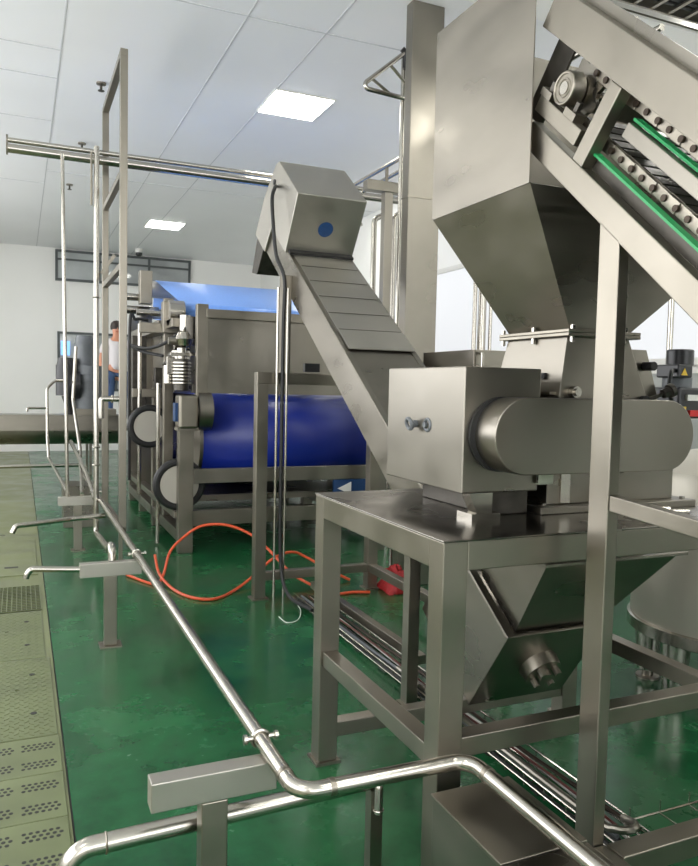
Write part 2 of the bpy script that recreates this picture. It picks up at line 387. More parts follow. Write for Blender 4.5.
# box guard
g = MB().box(1.30, 1.60, 2.05, 2.59, 1.165, 1.575).build('guard_box', SHEETB, t, bevel=.004)
MB().cyl((1.30, 2.36, 1.375), (1.285, 2.36, 1.375), .013, n=16).ring((1.27, 2.36, 1.375), (1, 0, .25), .019, .007, 20, 8).build('latch_ring', GREYP, g, smooth=True)
MB().cyl((1.30, 2.29, 1.375), (1.29, 2.29, 1.375), .010, n=14).ring((1.30, 2.28, 1.375), (1, 0, 0), .02, .006, 20, 8).build('latch_ring', GREYP, g, smooth=True)
MB().prism([(1.36, 2.049, 1.10), (1.42, 2.049, 1.10), (1.42, 2.049, 1.165), (1.33, 2.049, 1.165)], (0, .05, 0)).box(1.33, 1.44, 2.03, 2.12, TZ, TZ + .02).build('guard_bracket', PIPE, t)
MB().box(1.44, 1.60, 2.1, 2.55, TZ, 1.166).build('bearing_pedestal', DARKS, t, bevel=.004)
# rounded pulley guard
def stadium(cx0, cx1, cz, r, y, n=20):
    P = [(cx0 + r * math.cos(a), y, cz + r * math.sin(a)) for a in [PI / 2 + PI * i / n for i in range(n + 1)]]
    return P + [(cx1 + r * math.cos(a), y, cz + r * math.sin(a)) for a in [-PI / 2 + PI * i / n for i in range(n + 1)]]
r_ = .122; cz = 1.357
MB().prism(stadium(1.336 + r_, 2.17 - r_, cz, r_, 1.925), (0, .122, 0)).build('pulley_guard', SHEETB, t, bevel=.003, smooth=True)
MB().prism(stadium(1.318 + r_, 2.165 - r_, cz, r_ + .001, 2.035), (0, .0145, 0)).build('rubber_seal', BLACK, t, smooth=True)
MB().box(1.59, 1.65, 2.030, 2.034, 1.19, 1.225).box(1.59, 1.65, 2.03, 2.10, 1.188, 1.192).build('type_plate', LABEL, t)
MB().cyl((2.27, 2.3, 1.26), (2.36, 2.3, 1.26), .05, n=24).cyl((2.36, 2.3, 1.26), (2.375, 2.3, 1.26), .035, n=24).build('shaft_bearing', DARKS, t, smooth=True)
# bracket plate with studs on the throat's right side
MB().prism([(2.03, 2.1, 1.66), (2.11, 2.1, 1.66), (2.17, 2.1, 1.50), (2.19, 2.1, 1.40), (2.09, 2.1, 1.40)], (0, .02, 0)).build('side_bracket', SHEETB, t, bevel=.002)
MB().cyl((2.10, 2.1, 1.60), (2.10, 2.05, 1.60), .016, n=14).build('rubber_stop', BLACK, t, smooth=True)
MB().cyl((2.06, 2.1, 1.475), (2.06, 2.04, 1.475), .018, n=14).build('rubber_stop', BLACK, t, smooth=True)
MB().cyl((2.10, 2.08, 1.475), (2.20, 2.06, 1.515), .008, n=12).cyl((2.165, 2.067, 1.50), (2.19, 2.062, 1.511), .020, n=6).cyl((2.19, 2.062, 1.511), (2.205, 2.059, 1.517), .026, n=16).build('adjuster_bolt', DARKS, t)

# small pipe fitting lying on the table right of the post
t = thing('hose_coupling', 'small steel hose coupling lying on the table right of the near post', 'coupling', (2.02, 1.9, TZ))
MB().cyl((1.98, 1.90, TZ + .016), (2.10, 1.87, TZ + .016), .012, n=14).cyl((2.0, 1.895, TZ + .018), (2.03, 1.888, TZ + .018), .019, n=6).build('body', PIPE, t)
MB().ring((1.96, 1.905, TZ + .02), (0, .2, 1), .016, .005, 16, 8).build('ring', PIPE, t, smooth=True)

# ------------------------------------------------------------------ feed hopper
HX0, HX1, HY0, HY1, HZ0, HZ1 = 1.475, 2.54, 1.982, 2.59, 2.156, 2.86
t = hop = thing('feed_hopper', 'big stainless feed hopper tapering down onto the mill throat', 'hopper', (1.87, 2.24, zt + .012))
cone = frustum((1.715, 1.985, 2.055, 2.40), zt + .024, (HX0, HX1, HY0, HY1), HZ0)
ob = walls(MB(), cone).build('cone', SHEET, t); s_ = ob.modifiers.new('s', 'SOLIDIFY'); s_.thickness = .004; s_.offset = 1
MB().poly([(HX0, HY0, HZ0), (HX0, HY1, HZ0), (HX1, HY1, HZ0), (HX1, HY0, HZ0), (HX0, HY0, HZ1), (HX0, HY1, HZ1), (HX1, HY1, HZ1), (HX1, HY0, HZ1)],
    [(0, 4, 5, 1), (1, 5, 6, 2), (2, 6, 7, 3)]).build('upper_box', SHEET, t)
ob = t.children[-1]; s_ = ob.modifiers.new('s', 'SOLIDIFY'); s_.thickness = .004; s_.offset = 1
fr = MB().box(1.69, 1.72, 2.03, 2.43, zt + .0125, zt + .024).box(1.98, 2.01, 2.03, 2.43, zt + .0125, zt + .024).box(1.72, 1.98, 2.03, 2.06, zt + .0125, zt + .024).box(1.72, 1.98, 2.39, 2.43, zt + .0125, zt + .024)
fr.build('outlet_flange', STEEL, t, bevel=.002)
for o_ in hop.children[:2]: pass
# ------------------------------------------------------------------ slat conveyor (descends towards the camera on the right)
A = math.atan(.87); CA, SA = math.cos(A), math.sin(A); OY, OZ = 1.883, 2.144
def cv(s, n): return (OY - s * CA - n * SA, OZ - s * SA + n * CA)
def cbox(mb, x0, x1, s0, s1, n0, n1): return mb.px([cv(s0, n0), cv(s1, n0), cv(s1, n1), cv(s0, n1)], x0, x1)
SE = 1.75
conv = t = thing('slat_conveyor', 'inclined stainless slat conveyor with green chain guides feeding the big hopper', 'conveyor', (2.0, 1.2, 0))
CX0, CX1 = 1.50, 2.42
for x0, x1 in ((CX0, CX0 + .04), (CX1 - .04, CX1)):
    cbox(MB(), x0, x1, -.40, SE, .308, .423).build('upper_beam', STEEL, t, bevel=.003)
    cbox(MB(), x0, x1, -.24, SE, 0, .078).build('lower_beam', STEEL, t, bevel=.003)
    xs = (x0 + .04, x0 + .052) if x0 < 2 else (x1 - .052, x1 - .04)
    cbox(MB(), *xs, -.02, SE, .078, .118).build('channel_web', DARKS, t)
    xg = (x0 + .02, x0 + .048) if x0 < 2 else (x1 - .048, x1 - .02)
    cbox(MB(), *xg, .02, SE, .118, .125).build('chain_guide', GREENP, t)
    cbox(MB(), xg[0] + (.03 if x0 < 2 else -.03), xg[1] + (.03 if x0 < 2 else -.03), .12, SE, .247, .254).build('chain_guide', GREENP, t)
    xw = (x0 + .03, x0 + .06) if x0 < 2 else (x1 - .06, x1 - .03)
    cbox(MB(), *xw, .13, SE, .203, .243).build('inner_rail', SHEETB, t, bevel=.002)
    # chains
    for n_, s0 in ((.147, -.12), (.283, -.12)):
        xc = x0 + .055 if x0 < 2 else x1 - .075
        ch = MB(); rl = MB(); i = 0; s = s0
        while s < SE - .05:
            cbox(ch, xc + (.0 if i % 2 else .004), xc + (.003 if i % 2 else .007), s - .002, s + .056, n_ - .017, n_ + .017)
            cbox(ch, xc + (.018 if i % 2 else .014), xc + (.021 if i % 2 else .017), s - .002, s + .056, n_ - .017, n_ + .017)
            y, z = cv(s, n_); rl.cyl((xc - .006, y, z), (xc + .026, y, z), .0095, n=10)
            i += 1; s += .054
        c_ = ch.build('chain', CHAIN, t, bevel=.002); rl.build('rollers', ROLLR, c_, smooth=True)
    # brace, take-up rail, end plate
    cbox(MB(), x0 - .001, x1 + .001, .02, .075, .078, .308).build('brace', STEEL, t, bevel=.003)
    cbox(MB(), x0 + .002, x1 - .002, -.26, -.005, .105, .155).build('take_up_rail', STEEL, t, bevel=.003)
    cbox(MB(), x0 + .05 if x0 < 2 else x1 - .058, x0 + .058 if x0 < 2 else x1 - .05, -.36, -.26, .06, .40).build('end_plate', DARKS, t)
    cy, cz_ = cv(-.158, .214)
    bx = x0 - .002 if x0 < 2 else x1 + .002; sg = 1 if x0 < 2 else -1
    bb = MB().cyl((bx, cy, cz_), (bx + sg * .04, cy, cz_), .049, .052, n=32).ring((bx, cy, cz_), (1, 0, 0), .044, .005, 32, 8).ring((bx, cy, cz_), (1, 0, 0), .026, .003, 24, 6)
    for q in (-.075, .075): cbox(bb, min(bx, bx + sg * .04), max(bx, bx + sg * .04), -.158 + q - .03, -.158 + q + .03, .155, .178)
    bh = bb.build('bearing', STEEL, t, smooth=True)
    for q in (-.075, .075):
        y, z = cv(-.158 + q, .178); y2, z2 = cv(-.158 + q, .205); MB().cyl((bx + sg * .02, y, z), (bx + sg * .02, y2, z2), .012, n=6).build('nut', DARKS, bh)
    MB().cyl((bx - sg * .003, cy, cz_), (bx + sg * .02, cy, cz_), .018, n=24).build('shaft_end', PIPE, bh)
    # sprocket
    sp = []
    for i in range(32):
        rr = .097 if i % 4 in (0, 1) else .078; a = 2 * PI * i / 32; sp.append((cy + rr * math.cos(a), cz_ + rr * math.sin(a)))
    xs0 = x0 + .06 if x0 < 2 else x1 - .075
    MB().px(sp, xs0, xs0 + .014).cyl((xs0 - .01, cy, cz_), (xs0 + .03, cy, cz_), .045, n=24).build('sprocket', SHEETB, t)
MB().cyl((CX0 + .01, cy, cz_), (CX1 - .01, cy, cz_), .022, n=20).build('drive_shaft', PIPE, t, smooth=True)
cbox(MB(), CX0 + .05, CX1 - .05, -.395, -.30, .425, .43).build('head_cover', SHEETB, t)
# perforated plate and slats
slat = None
for n_ in (.147, .283):
    s = -.10
    while s < SE - .05:
        y, z = cv(s, n_)
        if slat is None:
            q = MB(); q.cyl((CX0 + .085, y, z), (CX1 - .085, y, z), .008, n=10); q.box(CX0 + .09, CX1 - .09, -.021, .021, .008, .012, M.Translation((0, y, z)) @ M.Rotation(A, 4, 'X'))
            slat = q.build('slat', CHAIN, t, smooth=True); slat.data.materials.append(DARKS)
            for p_ in slat.data.polygons[-6:]: p_.material_index = 1; y0_, z0_ = y, z
        else:
            c_ = slat.copy(); C.objects.link(c_); c_.parent = t; c_.location = (0, y - y0_, z - z0_)
        s += .054
q = MB()
for i in range(3):
    for j in range(4): pass
cbox(q, CX0 + .10, CX0 + .30, -.03, .0, .20, .285); q.build('perforated_plate', CHAIN, t)
# lip on the upper beam
cbox(MB(), CX0 + .035, CX0 + .0395, -.30, SE, .423, .455).build('splash_lip', SHEETB, t)
cbox(MB(), CX1 - .0395, CX1 - .035, -.30, SE, .423, .455).build('splash_lip', SHEETB, t)
# posts
def zlow(y): return OZ - (OY - y) * .87
for x0 in (CX0, CX1 - .04):
    MB().poly([(x, y, z) for x in (x0, x0 + .04) for y in (1.61, 1.688) for z in (0, zlow(y) + .01)], [(0, 1, 3, 2), (4, 6, 7, 5), (0, 4, 5, 1), (2, 3, 7, 6), (0, 2, 6, 4), (1, 5, 7, 3)]).build('post', STEEL, t, bevel=.003)
    MB().poly([(x, y, z) for x in (x0, x0 + .04) for y in (.62, .686) for z in (0, zlow(y) + .01)], [(0, 1, 3, 2), (4, 6, 7, 5), (0, 4, 5, 1), (2, 3, 7, 6), (0, 2, 6, 4), (1, 5, 7, 3)]).build('post', STEEL, t, bevel=.003)
    if x0 == CX0: MB().poly([(x, y, z) for x in (x0 + .001, x0 + .039) for y, z in ((1.04, 1.18), (1.606, 1.215), (1.04, 1.135), (1.606, 1.17))], [(0, 1, 3, 2), (4, 6, 7, 5), (0, 4, 5, 1), (2, 3, 7, 6), (0, 2, 6, 4), (1, 5, 7, 3)]).build('side_rail', STEEL, t, bevel=.003)
    MB().box(x0, x0 + .04, .686, 1.606, .14, .2).build('base_rail', STEEL, t, bevel=.003)
MB().box(CX0 + .04, CX1 - .04, 1.53, 1.60, .14, .205).build('cross_rail', STEEL, t, bevel=.003)

# ------------------------------------------------------------------ inclined belt conveyor behind the table
B = math.atan(.70); CB, SB = math.cos(B), math.sin(B)
BY, BZ = 2.36, .546
def ic(s, n): return (BY + s * CB - n * SB, BZ + s * SB + n * CB)         # s upwards, n above the belt
def ibox(mb, x0, x1, s0, s1, n0, n1): return mb.px([ic(s0, n0), ic(s1, n0), ic(s1, n1), ic(s0, n1)], x0, x1)
IX0, IX1 = 1.72, 2.20
t = inc = thing('inclined_belt_conveyor', 'enclosed inclined belt conveyor with boxed head and round blue sticker', 'conveyor', (1.96, 3.7, 0))
SH = (5.05 - BY) / CB          # s where head cover starts
for x0, x1 in ((IX0, IX0 + .012), (IX1 - .012, IX1)):
    ibox(MB(), x0, x1, 0, SH + .75, -.217, .0).build('side_panel', SHEET, t, bevel=.002)
    xx = (x0, x0 + .035) if x0 < 2 else (x1 - .035, x1)
    ibox(MB(), *xx, 0, SH, .0, .008).build('side_flange', SHEETB, t, bevel=.002)
# cover plates over the belt, a few lapped lengths
n_pl = 6; s0 = 2.04
for i in range(n_pl):
    a = s0 + (SH - s0) * i / n_pl; b = s0 + (SH - s0) * (i + 1) / n_pl
    lift = .0 if i else .006
    ibox(MB(), IX0 + .03, IX1 - .01, a - .01, b, .009 + lift, .0125 + lift).build('cover_plate', ARMM, t)
    ibox(MB(), IX0 + .04, IX1 - .02, b - .004, b, .0128 + lift, .0140 + lift).build('plate_edge', DARKS, t)
ibox(MB(), IX0 + .03, IX1 - .03, .62, s0 + .04, -.002, .003).build('belt', SHEET, t)
ibox(MB(), IX0 + .012, IX1 - .012, .0, SH + .5, -.21, -.205).build('bottom_panel', SHEET, t)
sc_ = MB()
for i in range(9):
    ibox(sc_, IX0 + .08 + random.random() * .02, IX0 + .16 + random.random() * .12, .75 + i * .09, .756 + i * .09, .0035, .004)
sc_.build('scratches', DARKS, t)
# tail plate and bearing
tp = ibox(MB(), IX0 - .002, IX1 + .002, -.012, 0, -.44, .012).build('tail_plate', SHEET, t, bevel=.002)
y, z = ic(-.012, -.20); d = V((0, -CB, -SB))
c0 = V((1.96, y, z)); bb = MB().cyl(c0, c0 + d * .05, .085, .08, n=28)
for i in range(4):
    a = PI / 4 + i * PI / 2; p = c0 + V((math.cos(a) * .05, -SB * math.sin(a) * .05, CB * math.sin(a) * .05)) + d * .05
    bb.cyl(p, p + d * .035, .015, n=8)
bb.cyl(c0 + d * .05, c0 + d * .075, .03, n=18)
bb.build('tail_bearing', STEEL, t, smooth=True)
ibox(MB(), IX0 + .01, IX1 - .01, 0, .5, -.44, -.43).build('tail_tray', SHEET, t)
for x0 in (IX0, IX1 - .012): ibox(MB(), x0 + .002, x0 + .01, 0, .5, -.44, -.21).build('tail_cheek', SHEET, t)
# head cover
hc = MB(); P2 = [ic(SH, .0), ic(SH, .435), ic(SH + .52, .455), ic(SH + .58, .41), ic(SH + .70, .12), ic(SH + .75, -.217), ic(SH + .45, -.217), ic(SH + .4, 0)]
hd = hc.px(P2, IX0 - .02, IX1 + .01).build('head_cover', ARMM, t, bevel=.006)
y, z = ic(SH - .001, .20)
MB().cyl((1.955, y, z), V((1.955, y, z)) - V((0, CB, SB)) * .002, .055, n=32).build('blue_sticker', BLUED, hd)
y, z = ic(SH + .52, .30); MB().cyl((IX0 - .03, y, z), (IX0 - .019, y, z), .02, n=12).build('knob', BLACKP, hd)
ibox(MB(), IX0 - .0, IX1 - .0, SH - .05, SH, .013, .03).build('head_lip', BLACK, t)
# discharge spout beyond the head
sp = MB().px([ic(SH + .50, -.10), ic(SH + .74, .0), (5.90, 2.40), (5.76, 2.37)], IX0 - .01, IX1).build('discharge_spout', DARKS, t, bevel=.003)
# support portal with uprights, lower legs
w = .08
for x in (1.49, 2.36):
    l = MB().box(x, x + w, 4.97, 5.05, .01, 1.51).build('stand_leg', STEEL, t, bevel=.003)
    MB().box(x - .02, x + w + .02, 4.95, 5.07, 0, .01).build('foot_plate', STEEL, l)
MB().box(1.49, 2.44, 4.97, 5.05, 1.51, 1.59).build('stand_cross_beam', STEEL, t, bevel=.003)
MB().box(1.57, 2.36, 4.98, 5.04, .13, .19).build('stand_stretcher', STEEL, t, bevel=.003)
for x in (1.66, 2.20):
    MB().box(x, x + .06, 4.95, 5.04, 1.59, 2.26).build('upright', STEEL, t, bevel=.003)
for x in (1.66, 2.20):
    l = MB().box(x, x + .06, 3.04, 3.10, .01, .86).build('front_leg', STEEL, t, bevel=.003)
    MB().box(x - .015, x + .075, 3.025, 3.115, 0, .01).build('foot_plate', STEEL, l)
MB().box(2.37, 2.43, 3.4, 4.97, .13, .19).box(2.2, 2.43, 3.38, 3.44, .13, .19).build('stand_stretcher', STEEL, t, bevel=.003)
MB().box(1.91, 1.96, 3.38, 4.98, .05, .10).build('stand_stretcher', STEEL, t, bevel=.003)
# blue nameplate behind the lower cross beam? small black box on the stand
MB().box(1.82, 1.93, 4.93, 4.97, 1.6, 1.66).build('terminal_box', BLACKP, t)

# black power cable and two conduits at the head
t = tag(MB().tube([(1.69, 5.25, 2.93), (1.64, 5.12, 2.88), (1.60, 5.05, 2.78), (1.60, 5.0, 2.55), (1.61, 4.96, 2.38), (1.66, 4.93, 2.22), (1.655, 4.925, 1.9), (1.655, 4.925, 1.0), (1.66, 4.92, .3), (1.68, 4.8, .07), (1.74, 4.5, .04)], .013, 10, sm=True).build('power_cable', BLACK, smooth=True),
    'thick black power cable looping from the conveyor head down the stand', 'cable')
for x, l in ((1.618, 'left of the two thin bright conduits down the conveyor stand'), (1.688, 'right of the two thin bright conduits down the conveyor stand')):
    tag(MB().tube([(x, 4.935, 2.17), (x, 4.935, .0)], .009, 10, fil=.05).build('conduit', PIPE, smooth=True), l, 'conduit', 'conduits on the conveyor stand')

# chute between mill and inclined conveyor
t = thing('discharge_chute', 'dark stainless V-shaped chute under the table dropping onto the belt conveyor', 'chute', (2.0, 2.4, .54))
P = [(1.765, 2.19, .862), (2.42, 2.19, .862), (2.42, 2.66, .862), (1.765, 2.66, .862), (1.765, 2.365, .56), (2.17, 2.365, .56), (2.17, 2.60, .725), (1.765, 2.60, .725)]
ob = walls(MB(), P).build('chute_body', SHEET, t); s_ = ob.modifiers.new('s', 'SOLIDIFY'); s_.thickness = .004
MB().box(1.735, 2.44, 2.16, 2.19, .862, .875).box(1.735, 1.765, 2.19, 2.66, .862, .875).box(2.41, 2.44, 2.19, 2.66, .862, .875).build('rim', SHEET, t, bevel=.002)
MB().poly([(1.77, 2.195, .87), (2.24, 2.195, .87), (2.24, 2.655, .87), (1.77, 2.655, .87), (1.77, 2.195, .99), (2.24, 2.195, .99), (2.24, 2.655, .99), (1.77, 2.655, .99)], [(0, 1, 5, 4), (1, 2, 6, 5), (2, 3, 7, 6), (3, 0, 4, 7)]).build('neck', SHEET, t)

# open trough at the right of the belt conveyor
t = thing('side_bin', 'open dark stainless bin right of the belt conveyor, behind the box guard', 'bin', (2.5, 3.75, 0))
for a in ((2.26, 2.27, 3.48, 4.04), (2.74, 2.75, 3.48, 4.04), (2.27, 2.74, 3.48, 3.49), (2.27, 2.74, 4.03, 4.04)): MB().box(*a, 1.25, 1.72).build('panel', SHEET, t, bevel=.002)
MB().box(2.26, 2.75, 3.48, 4.04, 1.24, 1.25).build('bottom', SHEET, t)
for x, y in ((2.45, 3.5), (2.7, 3.5), (2.45, 3.98), (2.7, 3.98)): MB().box(x - .02, x + .02, y - .02, y + .02, 0, 1.24).build('leg', STEEL, t, bevel=.002)
MB().tube([(2.29, 3.47, 1.60), (2.29, 3.44, 1.60), (2.29, 3.44, 1.70), (2.29, 3.47, 1.70)], .008, 8, fil=.01).build('handle', PIPE, t, smooth=True)

# ------------------------------------------------------------------ tank at the right
t = thing('storage_tank', 'round matt steel tank on short round legs at the right edge behind the table', 'tank', (3.28, 2.65, 0))
cx, cy = 3.28, 2.65
MB().lathe((cx, cy, 0), [(.0, .37), (.455, .37), (.46, .38), (.46, 1.10), (.44, 1.13), (.2, 1.22), (0, 1.24)], 64).build('shell', TANKM, t, smooth=True)
MB().lathe((cx, cy, 0), [(.30, .31), (.47, .31), (.475, .315), (.475, .37), (.46, .375), (.30, .375)], 64).build('base_ring', PIPE, t, smooth=True)
for a in (-178, 130, -100, -30, 50):
    x, y = cx + .36 * math.cos(math.radians(a)), cy + .36 * math.sin(math.radians(a))
    l = MB().cyl((x, y, .05), (x, y, .311), .055, .075, n=24).build('leg', PIPE, t, smooth=True)
    MB().cyl((x, y, 0), (x, y, .05), .03, n=16).cyl((x, y, 0), (x, y, .012), .06, n=24).build('foot', STEEL, l, smooth=True)

# ------------------------------------------------------------------ actuator with red, yellow and black parts
t = thing('pneumatic_actuator', 'black and red valve actuator with yellow warning sign at the right edge', 'actuator', (2.55, 2.4, 1.2))
MB().box(2.271, 2.285, 2.33, 2.43, 1.22, 1.46).box(2.285, 2.5, 2.36, 2.40, 1.43, 1.46).build('mounting_arm', STEEL, t, bevel=.002)
MB().box(2.50, 2.66, 2.30, 2.46, 1.40, 1.53).build('body', BLACKP, t, bevel=.01)
MB().box(2.55, 2.64, 2.285, 2.30, 1.41, 1.435).build('red_label', REDP, t)
MB().box(2.50, 2.53, 2.288, 2.30, 1.42, 1.45).build('yellow_label', YEL, t)
MB().box(2.535, 2.60, 2.288, 2.30, 1.475, 1.50).build('white_label', WHITEP, t)
MB().cyl((2.57, 2.38, 1.53), (2.57, 2.38, 1.57), .06, n=20).build('cap', GREYP, t, smooth=True)
b_ = MB().box(2.49, 2.57, 2.30, 2.42, 1.57, 1.625).build('terminal_box', BLACKP, t, bevel=.006)
MB().prism([(2.505, 2.298, 1.58), (2.54, 2.298, 1.58), (2.5225, 2.298, 1.61)], (0, .003, 0)).build('warning_sign', YEL, b_)
MB().cyl((2.57, 2.37, 1.62), (2.57, 2.37, 1.69), .055, n=24).build('dome', BLACKP, t, smooth=True, bevel=.006)
MB().tube([(2.50, 2.33, 1.60), (2.45, 2.30, 1.59), (2.43, 2.29, 1.53), (2.46, 2.30, 1.47), (2.50, 2.33, 1.46)], .009, 8, sm=True).build('hose', BLACK, t, smooth=True)

tag(MB().tube([(3.49, 3.3, 0), (3.49, 3.3, 2.7)], .017, 12).build('thin_riser_pipe', PIPE, smooth=True), 'thin bright vertical pipe between the hopper cone and the valve actuator', 'pipe')

# ------------------------------------------------------------------ pipe stands and runs at left
def tstand(y, label, x0=.30, x1=.635, src=None):
    t = thing('pipe_stand', label, 'pipe stand', (.465, y, 0), 'T-shaped pipe stands')
    MB().box(.43, .50, y - .03, y + .03, .008, .405).build('post', STEEL, t, bevel=.003)
    MB().box(x0, x1, y - .03, y + .03, .405, .483).build('arm', ARMM, t, bevel=.003)
    MB().box(.405, .525, y - .055, y + .055, 0, .008).build('foot_plate', STEEL, t)
    return t
s1 = tstand(1.91, 'nearest T-shaped pipe stand at the bottom of the picture')
s2 = copy_tree(s1, (.465, 4.386, 0), 'middle T-shaped pipe stand left of the orange hose')
s3 = copy_tree(s1, (.465, 7.0, 0), 'farthest T-shaped pipe stand where the thin vertical pipes land')
for o_, y in ((s1, 1.91), (s2, 4.386)):
    pass
tp = thing('floor_pipe_run', 'long polished pipe running from the stands round the table to the near box', 'pipe', (.62, 3, .5))
MB().tube([(.617, 8.6, .505), (.617, 1.67, .505), (1.105, 1.665, .505), (1.105, .85, .505)], .021, 18, fil=.06).build('pipe', PIPE, tp, smooth=True)
for y in (1.98, 4.43, 7.05):
    c_ = MB().ring((.617, y, .505), (0, 1, 0), .024, .006, 24, 8)
    c_.cyl((.575, y, .508), (.595, y, .508), .008).cyl((.64, y, .508), (.66, y, .508), .008).cyl((.568, y, .508), (.578, y, .508), .014).cyl((.658, y, .508), (.668, y, .508), .014)
    c_.box(.607, .627, y - .03, y + .012, .483, .487)
    c_.build('clamp', PIPE, tp, smooth=True)
for p, q in (((.617, 1.77, .505), (.617, 1.755, .505)), ((.70, 1.67, .505), (.715, 1.67, .505)), ((1.105, 1.58, .505), (1.105, 1.565, .505))): MB().cyl(p, q, .0222, n=20).build('weld_bead', STEEL, tp, smooth=True)
tp = thing('low_drain_pipe', 'fat low drain pipe crossing behind the nearest stand to the floor strip', 'pipe', (.5, 2.02, .2))
MB().tube([(1.02, 2.02, .29), (.11, 2.02, .27), (.075, 2.0, .0)], .026, 18, fil=.07).build('pipe', PIPE, tp, smooth=True)
MB().tube([(1.0, 2.02, .29), (1.0, 1.99, .29), (1.0, 1.99, .20)], .014, 12, fil=.015).ring((1.0, 1.99, .21), (0, 0, 1), .014, .004, 16, 8).build('drain_stub', PIPE, tp, smooth=True)
MB().box(.98, 1.02, 2.0, 2.04, 0, .265).build('prop', STEEL, tp)
c_ = MB().ring((.205, 2.02, .272), (1, 0, 0), .026, .003, 20, 6).build('weld_bead', STEEL, tp, smooth=True)
for y, l, xl in ((4.386, 'thin drain pipe from the middle pipe stand bending down over the floor strip', .0), (6.35, 'thin drain pipe with drooping end beyond the middle stand', -.02)):
    if y > 5:
        pts = [(.626, y - .05, .42), (.36, y - .08, .41), (-.035, y - .22, .40), (-.06, y - .23, .35)]
    else: pts = [(.31, y, .45), (.05, y + .01, .47), (.03, y + .01, .44), (.025, y + .01, .42)]
    tag(MB().tube(pts, .017 if y < 5 else .02, 12, fil=.03).build('drain_pipe', PIPE, smooth=True), l, 'pipe', 'thin drain pipes')

# second, shorter pipe beside the first with dark end plug, and clutter of small pipes by the far stand
t = thing('plugged_rail', 'short low tube with black end plug at the foot of the tall tube ladder', 'tube', (.73, 6.6, .3))
MB().tube([(.735, 5.93, .31), (.735, 8.6, .31)], .024, 14).build('tube', PIPE, t, smooth=True)
MB().cyl((.735, 5.905, .31), (.735, 5.93, .31), .026, n=18).build('plug', BLACK, t, smooth=True)
for y in (6.2, 8.3): MB().box(.72, .75, y - .015, y + .015, 0, .288).build('leg', STEEL, t)
tag(MB().tube([(.389, 7.0, .50), (.27, 8.35, .70), (.262, 8.5, .9), (.262, 8.6, 1.42), (.34, 8.65, 1.50), (.42, 8.8, 1.50)], .016, 10, fil=.08).build('thin_pipe', PIPE, smooth=True), 'thin pipe rising with a bend left of the grey gearmotor', 'pipe', 'small pipes at the far stand')
tag(MB().tube([(.50, 7.0, .50), (.57, 8.25, .70), (.573, 8.3, .80), (.534, 8.8, 1.30), (.565, 8.8, 1.88)], .018, 10, fil=.08).build('thin_pipe', PIPE, smooth=True), 'slightly leaning thin pipe in front of the grey gearmotor', 'pipe', 'small pipes at the far stand')
tag(MB().tube([(.60, 6.9, .47), (.58, 7.6, .62), (.50, 8.6, .85)], .02, 10, fil=.06).build('thin_pipe', PIPE, smooth=True), 'slanting pipe climbing away behind the farthest pipe stand', 'pipe', 'small pipes at the far stand')
tag(MB().tube([(.066, 8.5, 1.17), (.066, 8.5, 1.21), (.25, 8.52, 1.21)], .012, 8, fil=.02).build('lever', PIPE, smooth=True), 'short bent lever sticking out left of the bent thin pipe', 'lever')
t = thing('floor_box', 'dark steel box on the floor behind the farthest pipe stand', 'box', (.6, 8.3, 0))
MB().box(.40, .70, 8.1, 8.5, .0, .42).build('body', SHEET, t, bevel=.004)
MB().box(.39, .71, 8.09, 8.51, .42, .432).build('lid', SHEET, t)

# vertical pipes to the overhead header
tag(MB().tube([(.378, 7.0, .483), (.345, 7.11, 3.47)], .016, 12).build('drop_pipe', PIPE, smooth=True), 'leftmost thin drop pipe from the overhead header to the far stand', 'pipe')
t = thing('drop_pipe', 'thicker drop pipe from the overhead header between the thin one and the tube ladder', 'pipe', (.6, 6.7, .45))
MB().tube([(.585, 6.62, 3.43), (.585, 6.62, .22), (.53, 5.1, .40), (.478, 4.47, .56), (.475, 4.41, .555), (.475, 4.40, .484)], .022, 14, fil=.05).build('pipe', PIPE, t, smooth=True)
MB().tube([(.545, 6.62, 3.38), (.545, 6.62, 2.95)], .009, 10).build('sensor_tube', STEEL, t, smooth=True)
for z in (.95, .80, 2.2): MB().ring((.585, 6.62, z), (0, 0, 1), .027, .007, 18, 8).build('union', PIPE, t, smooth=True)
# overhead headers
t = thing('overhead_header', 'pair of overhead header pipes crossing the hall from the left edge', 'pipe', (.9, 7.2, 3.45))
MB().tube([(-.09, 7.2, 3.55), (3.9, 7.2, 3.55)], .022, 16).build('upper_pipe', PIPE, t, smooth=True)
MB().tube([(-.09, 7.16, 3.47), (3.9, 7.16, 3.47)], .038, 18).build('lower_pipe', PIPE, t, smooth=True)
MB().cyl((-.10, 7.2, 3.55), (-.085, 7.2, 3.55), .045, n=20).cyl((-.10, 7.16, 3.47), (-.085, 7.16, 3.47), .055, n=20).build('end_cap', STEEL, t, smooth=True)

# tall tube ladder
t = thing('tube_ladder', 'tall open ladder frame of square tube rising at left past the header', 'frame', (.73, 6.6, .3))
ya, yb = 6.0, 7.32
for y, ws in ((ya, .055), (yb, .055)):
    MB().box(.70, .755, y, y + ws, .334 if y == ya else .334, 3.95).build('upright', STEEL, t, bevel=.003)
MB().box(.70, .755, ya, yb + .055, 3.95, 4.0).build('top_rail', STEEL, t, bevel=.003)
for z in (3.12, 2.42): MB().box(.705, .75, ya + .055, yb, z - .05, z).build('rung', STEEL, t, bevel=.003)
MB().box(.70, .755, ya, yb + .055, .334, .37).build('base_rail', STEEL, t)
MB().tube([(.70, 6.03, 1.37), (.60, 6.03, 1.37), (.57, 6.03, 1.37), (.57, 6.03, 1.22)], .022, 12, fil=.03).ring((.65, 6.03, 1.37), (1, 0, 0), .025, .008, 18, 8).build('clamped_elbow', PIPE, t, smooth=True)
